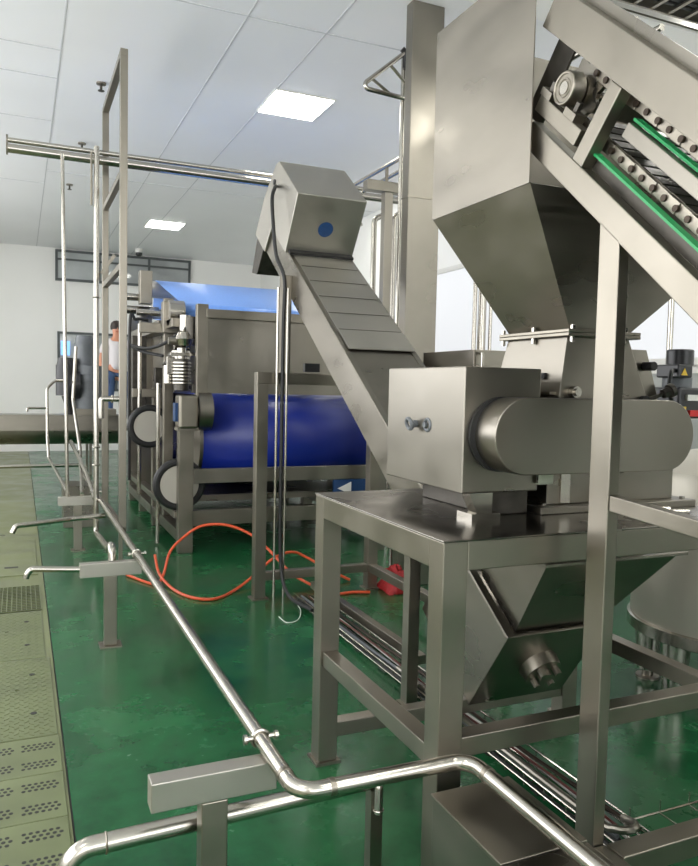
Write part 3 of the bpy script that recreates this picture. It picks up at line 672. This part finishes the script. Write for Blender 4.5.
MB().bar((.66, 7.0, 2.45), (.77, 7.0, 2.62), .03, .03).build('diagonal_strut', STEEL, t)

# overhead support at right, pipes by the column
t = thing('pipe_goalpost', 'pale square post with short cap beam carrying two overhead pipes before the column', 'pipe stand', (3.05, 6.2, 0))
MB().box(3.01, 3.09, 6.16, 6.24, 0, 3.26).build('post', SHEETB, t, bevel=.003)
MB().box(2.83, 3.3, 6.15, 6.25, 3.26, 3.35).build('cap_beam', SHEETB, t, bevel=.003)
for x, l in ((3.04, 'left of the two thin overhead pipes running towards the hopper'), (3.22, 'right of the two thin overhead pipes running towards the hopper')):
    t = thing('overhead_pipe', l, 'pipe', (x, 6, 3.5), 'overhead pipes on the goalpost')
    MB().tube([(x, 7.1, 3.50), (x, 3.2, 3.50)], .02, 12).build('pipe', PIPE, t, smooth=True)
    MB().box(x - .012, x + .012, 6.19, 6.21, 3.35, 3.49).build('saddle', STEEL, t)
for i, (x, yy, l) in enumerate(((4.35, 10.0, 'leftmost vertical pipe behind the conveyor head, bent over at the top'), (3.03, 6.42, 'middle bent-over vertical pipe behind the pale square post'), (3.24, 6.42, 'rightmost bent-over vertical pipe beside the column'))):
    tag(MB().tube([(x, yy, 0), (x, yy, 3.02 + i * .05 + (.75 if yy > 9 else 0)), (x + .17, yy, 3.10 + i * .05 + (.75 if yy > 9 else 0))], .026, 14, fil=.06).build('bent_riser', PIPE, smooth=True), l, 'pipe', 'bent riser pipes')
tag(MB().tube([(2.775, 5.4, 0), (2.775, 5.4, 3.3), (2.775, 5.4, 4.12)], .022, 12).build('tall_riser', PIPE, smooth=True), 'slim tall pipe carrying the triangular bracket left of the column', 'pipe')
tag(MB().box(2.86, 2.93, 5.50, 5.57, 0, 3.5).build('steel_post', STEEL, bevel=.004), 'narrow dark steel post close to the left side of the column', 'post')
t = thing('triangle_bracket', 'triangular tube bracket high up left of the column', 'bracket', (2.7, 6.0, 3.5))
a, b, c = V((2.77, 5.37, 4.12)), V((2.385, 5.37, 3.79)), V((2.77, 5.37, 3.77))
MB().tube([a, b, c], .018, 12, fil=.03).build('hoop', PIPE, t, smooth=True)
MB().tube([a.lerp(b, .35), c.lerp(a, .35)], .012, 10).tube([a.lerp(b, .75), c.lerp(b, .3)], .012, 10).build('strut', PIPE, t, smooth=True)
MB().tube([a + V((0, 0, -.12)), a + V((0, 0, .0)), a + V((-.03, 0, .02))], .023, 12).build('elbow_sleeve', BLACKP, t, smooth=True)
# right background pipes behind the hopper
for x, y, r, l in ((3.50, 5.4, .018, 'darker of the vertical pipes on the bright wall under the hopper edge'), (3.575, 5.4, .035, 'thick bright vertical pipe on the wall under the hopper edge'), (3.66, 5.4, .015, 'thin vertical pipe right of the thick wall pipe')):
    tag(MB().tube([(x, y, 0), (x, y, 2.9)], r, 14).build('wall_pipe', PIPE, smooth=True), l, 'pipe', 'vertical pipes by the right wall')
t = thing('grey_cabinet', 'long low grey cabinet standing against the right wall behind the mill', 'cabinet', (4.8, 5.6, 0))
MB().box(4.5, 5.13, 3.2, 7.0, .05, 1.35).build('body', WAINS, t, bevel=.005)
MB().box(4.52, 5.11, 3.22, 6.98, 0, .05).build('plinth', BLACKP, t)
for i in range(4):
    d_ = MB().box(4.485, 4.5, 3.22 + i * .945, 4.14 + i * .945, .08, 1.32).build('door', WAINS, t, bevel=.003)
    MB().box(4.468, 4.485, 3.30 + i * .945, 3.32 + i * .945, .7, .85).build('handle', STEEL, d_)

# ------------------------------------------------------------------ near box
t = thing('junction_box', 'low stainless box at the bottom edge under the near pipe', 'box', (1.14, 1.25, 0))
MB().box(1.015, 1.26, 1.38, 1.695, .02, .398).build('body', SHEET, t, bevel=.002)
MB().box(1.01, 1.265, 1.376, 1.70, .398, .41).build('lid', STEEL, t, bevel=.002)
MB().box(1.015, 1.26, .85, 1.372, .02, .408).build('front_body', SHEET, t, bevel=.002)
for x in (1.05, 1.22):
    for y in (.9, 1.64): MB().cyl((x, y, 0), (x, y, .02), .02).build('foot', BLACK, t)

# ------------------------------------------------------------------ floor cable tray with cables
t = thing('floor_cable_tray', 'wire cable tray along the floor from the conveyor stand to the near post', 'cable tray', (1.6, 3, 0))
x0, x1, y0, y1 = 1.735, 1.885, 1.76, 4.85
m_ = MB()
for x in (x0, x0 + .06, x0 + .12, x1):
    m_.tube([(x, y0, .032 if x in (x0, x1) else .022), (x, y1, .032 if x in (x0, x1) else .022)], .004, 6)
for x in (x0, x1): m_.tube([(x, y0, .065), (x, y1, .065)], .004, 6)
y = y0
while y < y1:
    m_.tube([(x0, y, .066), (x0, y, .018), (x1, y, .018), (x1, y, .066)], .003, 6); y += .12
m_.build('mesh', PIPE, t, smooth=True)
m_ = MB()
for z in (.03, .065): m_.tube([(1.87, 1.76, z), (2.36, 1.76, z)], .004, 6)
for z in (.022,): m_.tube([(1.89, 1.9, z), (2.36, 1.9, z)], .004, 6)
x = 1.93
while x < 2.36: m_.tube([(x, 1.76, .066), (x, 1.76, .018), (x, 1.9, .018), (x, 1.9, .066)], .003, 6); x += .14
m_.build('cross_mesh', PIPE, t, smooth=True)
for i in range(10): 
    MB().box(x0 + .02, x0 + .05, y0 + .1 + i * .32, y0 + .13 + i * .33, 0, .018).build('foot', BLACK, t)
cabs = [('black', BLACK, .009), ('grey', GREYP, .008), ('black', BLACK, .011), ('red-brown', RBROWN, .005), ('white', WHITEP, .006), ('dark', ROLLR, .008)]
for i, (nm, mm, r) in enumerate(cabs):
    xx = 1.752 + i * .023; ph = random.random() * 6
    pts = [(xx + .006 * math.sin(ph + j * 1.3), 1.80 + j * .30, .034 + (.018 if i % 2 else 0) + .006 * math.sin(ph + j)) for j in range(11)]
    tag(MB().tube(pts, r, 8, sm=True).build('tray_cable', mm, smooth=True), ['thick black cable at the left edge of the floor tray', 'grey cable second from the left in the floor tray', 'thickest black cable in the middle of the floor tray', 'thin red-brown cable in the floor tray', 'thin white cable in the floor tray', 'dark brown cable at the right side of the floor tray'][i], 'cable', 'cables in the floor tray')
tag(MB().tube([(1.84, 1.84, .085), (1.83, 1.78, .10), (1.79, 1.745, .11), (1.75, 1.78, .10), (1.74, 1.9, .088), (1.745, 2.6, .085), (1.75, 3.3, .085)], .013, 10, sm=True).build('looped_conduit', SHEETB, smooth=True), 'bright flexible conduit curling over the near end of the floor tray', 'conduit')
tag(MB().tube([(1.73, 4.75, .01), (1.70, 4.6, .008), (1.62, 4.44, .006), (1.54, 4.42, .005), (1.53, 4.55, .005)], .003, 6, sm=True).build('white_wire', WHITEP, smooth=True), 'thin white wire curling on the green floor left of the tray', 'wire')

# ------------------------------------------------------------------ orange hoses, red cloth
def hose(name, pts, label): return tag(MB().tube(pts, .011, 10, sm=True).build(name, ORANGE, smooth=True), label, 'hose', 'orange air hoses')
hose('air_hose', [(.752, 5.923, .012), (.904, 5.591, .012), (.986, 5.68, .05), (1.048, 5.75, .208), (1.164, 5.8, .308), (1.304, 5.8, .387), (1.484, 5.75, .394), (1.651, 5.65, .331), (1.753, 5.5, .236), (1.85, 5.3, .11), (1.93, 5.2, .05), (2.057, 4.93, .012), (2.22, 4.90, .012), (2.33, 4.86, .012)], 'orange air hose arching high over the floor beside the stand')
hose('air_hose', [(.95, 5.85, .17), (.96, 5.7, .06), (1.006, 5.427, .013), (1.082, 5.164, .012), (1.227, 5.061, .012), (1.424, 5.237, .012), (1.629, 5.42, .066), (1.786, 5.45, .174), (1.95, 5.5, .199), (2.068, 5.5, .151), (2.171, 5.35, .09), (2.332, 5.226, .012)], 'orange air hose lying in a low curve on the green floor')
t = thing('red_cloth', 'crumpled red cloth lying under the inclined conveyor', 'cloth', (2.56, 4.9, 0))
m_ = MB(); n = 14; vs = []
for i in range(n):
    for j in range(n):
        u, v = i / (n - 1) - .5, j / (n - 1) - .5
        h = max(0, .20 * (1 - (abs(u) * 2) ** 2) * (1 - (abs(v) * 2) ** 2)) * (.6 + .5 * random.random()) + .004
        vs.append((2.57 + u * .24 + random.uniform(-.012, .012), 4.92 + v * .3 + random.uniform(-.015, .015), h))
m_.poly(vs, [(i * n + j, (i + 1) * n + j, (i + 1) * n + j + 1, i * n + j + 1) for i in range(n - 1) for j in range(n - 1)])
ob = m_.build('folds', RED, t, smooth=True); s_ = ob.modifiers.new('s', 'SOLIDIFY'); s_.thickness = .004

# ------------------------------------------------------------------ belt press
def hull(circles, extra=0.0, n=24):
    P = [(cy + (r + extra) * math.cos(2 * PI * i / n), cz + (r + extra) * math.sin(2 * PI * i / n)) for cy, cz, r in circles for i in range(n)]
    P = sorted(set(P))
    def cr(o, a, b): return (a[0] - o[0]) * (b[1] - o[1]) - (a[1] - o[1]) * (b[0] - o[0])
    lo = []
    for p in P:
        while len(lo) > 1 and cr(lo[-2], lo[-1], p) <= 0: lo.pop()
        lo.append(p)
    up = []
    for p in P[::-1]:
        while len(up) > 1 and cr(up[-2], up[-1], p) <= 0: up.pop()
        up.append(p)
    return lo[:-1] + up[:-1]
def band(name, circles, x0, x1, m, parent):
    q = MB(); P = hull(circles, .0, 32); n = len(P)
    q.poly([(x, y, z) for x in (x0, x1) for y, z in P], [(i, (i + 1) % n, n + (i + 1) % n, n + i) for i in range(n)])
    o = q.build(name, m, parent, smooth=True); s_ = o.modifiers.new('s', 'SOLIDIFY'); s_.thickness = .008; s_.offset = 0
    return o
press = t = thing('belt_press', 'large stainless belt press with wide blue belts at the back of the hall', 'belt press', (2.4, 8, 0))
PX1 = 3.34
band('lower_belt', [(7.05, .985, .42), (9.4, .985, .42)], 1.50, PX1 - .1, BLUE, t)
for y in (7.05, 9.4): MB().cyl((1.47, y, .985), (PX1 - .05, y, .985), .411, n=48).build('drum', SHEET, t, smooth=True)
band('upper_belt', [(7.30, 2.18, .09), (8.80, 2.56, .10), (8.95, 2.30, .06)], 1.42, PX1 - .1, BLUEL, t)
for y, z, r in ((7.30, 2.18, .085), (8.80, 2.56, .095), (8.95, 2.30, .055)): MB().cyl((1.30, y, z), (PX1 - .02, y, z), r, n=28).build('roller', CREAM, t, smooth=True)
# front panel tray
p = MB().box(1.50, PX1 - .1, 6.60, 6.62, 1.42, 2.08).build('front_panel', SHEETB, t)
MB().box(1.42, 1.52, 6.58, 6.66, 1.40, 2.20).build('panel_post', STEEL, t, bevel=.004)
MB().box(1.50, PX1 - .1, 6.57, 6.66, 2.08, 2.16).build('panel_rim', STEEL, t, bevel=.004)
# side frames, left visible
for x0 in (1.27, PX1 - .05):
    for y, z1 in ((6.58, 1.11), (8.0, 1.45), (8.9, 2.3), (9.8, 2.3)):
        MB().box(x0, x0 + .13, y, y + .10, 0, z1).build('frame_post', STEEL, t, bevel=.004)
    MB().box(x0, x0 + .12, 6.68, 9.8, .10, .2).build('base_beam', STEEL, t, bevel=.004)
    MB().box(x0 - .02, x0 + .06, 6.68, 9.8, .30, .36).build('side_rail', STEEL, t, bevel=.004)
    MB().box(x0, x0 + .12, 7.70, 9.8, 2.02, 2.13).build('upper_beam', STEEL, t, bevel=.004)
    MB().box(x0 + .01, x0 + .10, 7.4, 7.50, .2, 2.32).build('frame_post', STEEL, t, bevel=.004)
MB().box(1.40, PX1, 6.57, 6.62, .62, .75).build('cross_beam', SHEETB, t, bevel=.004)
MB().box(1.40, PX1, 6.68, 6.76, .22, .36).build('cross_beam', STEEL, t, bevel=.004)
# front bearing unit
MB().box(1.255, 1.42, 6.50, 6.70, 1.11, 1.40).build('bearing_block', STEEL, t, bevel=.02)
MB().box(1.25, 1.43, 6.52, 6.70, 1.09, 1.12).build('block_base', STEEL, t)
MB().cyl((1.43, 6.63, 1.26), (1.55, 6.63, 1.26), .17, n=36).cyl((1.40, 6.63, 1.26), (1.43, 6.63, 1.26), .09, n=24).build('end_disc', SHEETB, t, smooth=True)
MB().box(1.23, 1.254, 6.55, 6.66, 1.17, 1.33).build('blue_nameplate', BLUED, t)
# round covers with rubber rings
for x, y, z, r in ((1.30, 6.72, .60, .185), (1.20, 7.78, 1.06, .17)):
    d_ = MB().cyl((x, y - .03, z), (x, y + .08, z), r, n=40).build('round_cover', CREAM, t, smooth=True)
    MB().ring((x, y - .01, z), (0, 1, 0), r + .015, .035, 40, 10).build('rubber_ring', BLACK, d_, smooth=True)
MB().cyl((1.16, 7.0, .02), (1.16, 7.0, 1.5), .018, n=12).build('tie_rod', PIPE, t)
MB().cyl((1.12, 7.9, .35), (1.12, 7.9, 2.1), .02, n=12).build('tie_rod', PIPE, t)
# pneumatics and valve cluster on the upper left
for (x0, x1, y0, y1, z0, z1, mm) in ((1.29, 1.37, 8.0, 8.08, 1.45, 1.66, DARKS), (1.25, 1.38, 7.3, 7.42, 1.98, 2.28, STEEL), (1.20, 1.33, 8.45, 8.6, 2.36, 2.72, STEEL), (1.05, 1.45, 7.42, 7.48, 1.98, 2.08, STEEL), (1.10, 1.25, 8.3, 8.4, 1.2, 2.0, DARKS), (1.05, 1.3, 7.9, 7.98, 1.35, 1.44, STEEL)):
    MB().box(x0, x1, y0, y1, z0, z1).build('bracket', mm, t, bevel=.006)
for (a, b, r, mm) in (((1.36, 7.0, 1.45), (1.36, 7.0, 1.72), .06, STEEL), ((1.36, 7.0, 1.72), (1.36, 7.0, 1.80), .085, PIPE), ((1.30, 7.0, 1.86), (1.44, 7.0, 1.86), .05, PIPE), ((1.28, 7.2, 2.16), (1.42, 7.2, 2.16), .12, PIPE), ((1.22, 6.85, 1.50), (1.22, 6.85, 1.66), .04, PIPE), ((1.42, 6.80, 1.9), (1.42, 6.80, 2.1), .05, DARKS), ((1.30, 6.95, 1.62), (1.22, 6.95, 1.70), .05, DARKS), ((1.05, 8.6, 2.30), (1.42, 8.6, 2.30), .045, PIPE), ((1.05, 8.6, 2.44), (1.3, 8.6, 2.44), .04, PIPE)):
    MB().cyl(a, b, r, n=20).build('cylinder', mm, t, smooth=True)
for q_ in ([(1.0, 7.6, 1.86), (1.12, 7.4, 1.83), (1.25, 7.1, 1.88), (1.40, 6.8, 2.02)], [(1.0, 7.6, 1.85), (1.1, 7.5, 1.80), (1.25, 7.3, 1.76)], [(1.02, 7.9, .5), (1.02, 7.9, 2.05), (1.08, 7.9, 2.14), (1.2, 7.9, 2.14)]): MB().tube(q_, .016, 8, sm=True).build('rubber_hose', BLACK, t, smooth=True)
MB().prism([(2.78, 6.565, .70 - .17), (2.92, 6.565, .76 - .17), (2.92, 6.565, .64 - .17)], (0, .01, 0)).build('white_arrow', WHITEP, t)
MB().box(2.74, 3.1, 6.575, 6.60, .44, .615).build('label_plate', BLUED, t)
# rear/side dark panels inside
MB().box(1.40, 1.41, 7.52, 9.8, 1.42, 2.02).build('side_panel', SHEET, t)
for z in (1.50, 1.53, 1.56, 1.59, 1.62, 1.65, 1.68): MB().cyl((1.33, 6.80, z), (1.33, 6.80, z + .012), .085, n=24).build('cooling_fin', PIPE, t)
MB().cyl((1.33, 6.80, 1.44), (1.33, 6.80, 1.72), .065, n=24).build('actuator_motor', DARKS, t, smooth=True)
MB().box(1.22, 1.45, 6.74, 6.88, 1.745, 1.775).cyl((1.33, 6.80, 1.72), (1.33, 6.80, 1.82), .04, n=18).build('motor_flange', PIPE, t, bevel=.003)
MB().lathe((1.36, 6.82, 1.90), [(0, -.085), (.06, -.06), (.085, 0), (.06, .06), (0, .085)], 24).build('gear_head', PIPE, t, smooth=True)
MB().cyl((1.22, 6.85, 1.88), (1.46, 6.85, 1.88), .035, n=16).build('cylinder', STEEL, t, smooth=True)
MB().cyl((1.38, 6.9, 1.98), (1.38, 6.9, 2.12), .05, n=20).build('cylinder', PIPE, t, smooth=True)
MB().box(1.20, 1.27, 6.80, 6.86, 1.58, 1.74).build('valve_block', PIPE, t, bevel=.004)
MB().box(1.40, 1.55, 6.66, 6.72, 1.42, 1.50).build('valve_block', DARKS, t, bevel=.004)
MB().cyl((1.10, 8.0, 2.22), (1.34, 8.0, 2.22), .03, n=16).build('cylinder', PIPE, t, smooth=True)
MB().box(1.28, 1.36, 7.0, 7.4, 2.02, 2.10).build('bracket', STEEL, t, bevel=.004)
MB().box(1.55, PX1 - .15, 9.9, 9.92, .1, 2.2).build('rear_panel', SHEET, t)
MB().box(1.45, PX1 - .1, 6.95, 9.6, .40, .46).build('drip_tray', SHEET, t)

# ------------------------------------------------------------------ far trough and gearmotor
t = thing('trough_conveyor', 'long horizontal stainless trough crossing low at the far left', 'conveyor', (-.5, 11.2, 0))
P = [(11.0, 1.02), (11.0, .82)] + [(11.2 + .2 * math.cos(a), .82 + .2 * math.sin(a)) for a in [PI + PI * i / 12 for i in range(13)]] + [(11.4, 1.02)]
MB().px(P, -2.9, 1.3).build('trough', SHEET, t, smooth=True)
MB().box(-2.9, 1.3, 10.97, 11.43, 1.02, 1.035).build('lid', SHEETB, t, bevel=.003)
for x in (-2.5, -.6, 1.1): MB().box(x, x + .06, 11.17, 11.23, 0, .63).build('leg', STEEL, t)
tag(MB().tube([(-2.9, 10.6, .0), (-2.9, 10.6, .38), (.45, 10.6, .38), (.8, 10.6, .38), (.8, 10.6, 0)], .025, 10, fil=.06).build('far_pipe', PIPE, smooth=True), 'horizontal pipe just below the far trough', 'pipe')
t = thing('gearmotor', 'big grey finned gearmotor standing on the far trough', 'motor', (.95, 11.2, 1.035))
c_ = MB().cyl((.90, 11.2, 1.12), (.90, 11.2, 1.72), .22, n=36)
for z in (1.2, 1.3, 1.4, 1.5, 1.6): c_.cyl((.90, 11.2, z), (.90, 11.2, z + .015), .24, n=36)
c_.build('housing', GREYP, t, smooth=True)
MB().box(.70, 1.24, 11.0, 11.4, 1.035, 1.12).build('base', STEEL, t, bevel=.004)
MB().cyl((.83, 11.2, 1.72), (.83, 11.2, 2.02), .12, n=30).cyl((.83, 11.2, 2.02), (.83, 11.2, 2.14), .13, .11, n=30).build('motor_can', GREYP, t, smooth=True)
MB().cyl((.62, 11.1, 1.45), (.76, 11.1, 1.45), .2, n=30).build('fan_cowl', BLACKP, t, smooth=True)
MB().cyl((.60, 11.1, 1.72), (.60, 11.1, 1.82), .14, .12, n=24).cyl((.60, 11.1, 1.30), (.60, 11.1, 1.72), .15, n=24).cyl((.64, 11.1, 1.035), (.62, 11.1, 1.30), .03, .10, n=18).build('drive_column', BLACKP, t, smooth=True)

# ------------------------------------------------------------------ work platform and person behind the press frame
t = thing('work_platform', 'low metal work platform behind the tube ladder that the person stands on', 'platform', (1.5, 13.1, 0))
MB().box(1.0, 2.2, 12.7, 13.5, .71, .75).build('deck', SHEET, t)
for x, y in ((1.02, 12.72), (2.14, 12.72), (1.02, 13.44), (2.14, 13.44)): MB().box(x, x + .04, y, y + .04, 0, .71).build('leg', STEEL, t)

def skin_mesh(name, verts, edges, radii, m, parent, sub=2, root=0):
    me = bpy.data.meshes.new(name); me.from_pydata([V(v) for v in verts], edges, []); me.update()
    o = bpy.data.objects.new(name, me); C.objects.link(o); o.parent = parent
    sk = o.modifiers.new('skin', 'SKIN'); sv = me.skin_vertices
    if not sv: 
        bm = bmesh.new(); bm.from_mesh(me); bm.verts.layers.skin.verify(); bm.to_mesh(me); bm.free(); sv = me.skin_vertices
    for i, r in enumerate(radii): sv[0].data[i].radius = (r, r) if not isinstance(r, tuple) else r
    sv[0].data[root].use_root = True
    sk.use_smooth_shade = True
    s = o.modifiers.new('sub', 'SUBSURF'); s.levels = sub; s.render_levels = sub
    me.materials.append(m); return o
per = thing('person', 'person in white top and blue trousers standing far back, seen between the tube uprights', 'person', (1.47, 13.0, .75))
vs = [(0, 0, .92), (0, 0, 1.08), (0, 0, 1.28), (0, 0, 1.42), (0, -.01, 1.50), (0, -.01, 1.60), (0, -.01, 1.70),
      (-.10, 0, .86), (-.11, 0, .48), (-.12, 0, .09), (-.12, -.16, .04), (.10, 0, .86), (.11, 0, .48), (.12, 0, .09), (.12, -.16, .04),
      (-.19, 0, 1.38), (-.25, .01, 1.10), (-.24, -.10, .86), (.19, 0, 1.38), (.25, .01, 1.10), (.24, -.10, .86)]
es = [(0, 1), (1, 2), (2, 3), (3, 4), (4, 5), (5, 6), (0, 7), (7, 8), (8, 9), (9, 10), (0, 11), (11, 12), (12, 13), (13, 14), (3, 15), (15, 16), (16, 17), (3, 18), (18, 19), (19, 20)]
rs = [.12, .11, .13, .09, .05, .085, .07, .085, .055, .04, .035, .085, .055, .04, .035, .05, .042, .03, .05, .042, .03]
for sg, hand in ((-1, 17), (1, 20)):
    hx, hy, hz = vs[hand]; k0 = len(vs)
    vs.append((hx, hy - .04, hz - .05)); es.append((hand, k0)); rs.append(.03)
    for i in range(4):
        k1 = len(vs); L = (.07, .08, .075, .06)[i]; ox = (i - 1.5) * .018
        vs += [(hx + ox, hy - .06, hz - .085), (hx + ox, hy - .05, hz - .085 - L)]; es += [(k0, k1), (k1, k1 + 1)]; rs += [.009, .008]
    k1 = len(vs); vs += [(hx - sg * .035, hy - .07, hz - .05), (hx - sg * .04, hy - .08, hz - .10)]; es += [(k0, k1), (k1, k1 + 1)]; rs += [.011, .009]
skin_mesh('body', vs, es, rs, SKIN, per)
def part_in(parent, name, mb, m, **k):
    parent['o'] = (0, 0, 0); o = mb.build(name, m, parent, **k); return o
f_ = MB().prism([(-.016, -.09, 1.60), (.016, -.09, 1.60), (0, -.09, 1.65)], (0, -.02, 0)); part_in(per, 'nose', f_, SKIN)
f_ = MB().cyl((-.03, -.088, 1.655), (-.03, -.096, 1.655), .009, n=10).cyl((.03, -.088, 1.655), (.03, -.096, 1.655), .009, n=10); part_in(per, 'eyes', f_, BLACK)
f_ = MB().box(-.025, .025, -.094, -.086, 1.572, 1.580); part_in(per, 'mouth', f_, RED)
f_ = MB().lathe((0, .015, 1.66), [(.098, -.04), (.10, .02), (.085, .07), (.05, .10), (0, .11)], 20); part_in(per, 'hair', f_, HAIR, smooth=True)
skin_mesh('shirt', [(0, 0, .90), (0, 0, 1.10), (0, 0, 1.28), (0, 0, 1.41), (-.19, 0, 1.385), (-.235, .01, 1.2), (.19, 0, 1.385), (.235, .01, 1.2)], [(0, 1), (1, 2), (2, 3), (3, 4), (4, 5), (3, 6), (6, 7)], [.145, .13, .145, .105, .064, .058, .064, .058], SHIRT, per)
skin_mesh('trousers', [(0, 0, 1.02), (-.10, 0, .86), (-.11, 0, .48), (-.12, 0, .10), (.10, 0, .86), (.11, 0, .48), (.12, 0, .10)], [(0, 1), (1, 2), (2, 3), (0, 4), (4, 5), (5, 6)], [.14, .10, .07, .055, .10, .07, .055], JEANS, per)

# ------------------------------------------------------------------ clean up helper data
for o in bpy.data.objects:
    if 'o' in o: del o['o']

# ------------------------------------------------------------------ world, camera, view
w = bpy.data.worlds.new('world'); sc.world = w; w.use_nodes = True
w.node_tree.nodes['Background'].inputs[0].default_value = (.8, .85, .9, 1); w.node_tree.nodes['Background'].inputs[1].default_value = .3
cd = bpy.data.cameras.new('camera'); cam = bpy.data.objects.new('camera', cd); C.objects.link(cam)
cd.sensor_fit = 'HORIZONTAL'; cd.sensor_width = 36; cd.lens = 750 / 698 * 36; cd.clip_start = .05
p1 = V((20 - 349, 380 - 433, 750.)); hv = V((1, .022, 0))
Yc = p1.normalized(); Zc = p1.cross(hv).normalized()
if Zc.y > 0: Zc = -Zc
Xc = Yc.cross(Zc)
R3 = M((Xc, Yc, Zc))                      # world = R3 @ cam(x right, y down, z forward)
right, up, fwd = R3 @ V((1, 0, 0)), R3 @ V((0, -1, 0)), R3 @ V((0, 0, 1))
mw = M((right, up, -fwd)).transposed().to_4x4(); mw.translation = (0, 0, 1.5)
cam.matrix_world = mw; sc.camera = cam
sc.view_settings.view_transform = 'Standard'; sc.view_settings.look = 'None'; sc.view_settings.gamma = 1; sc.view_settings.exposure = 0.38
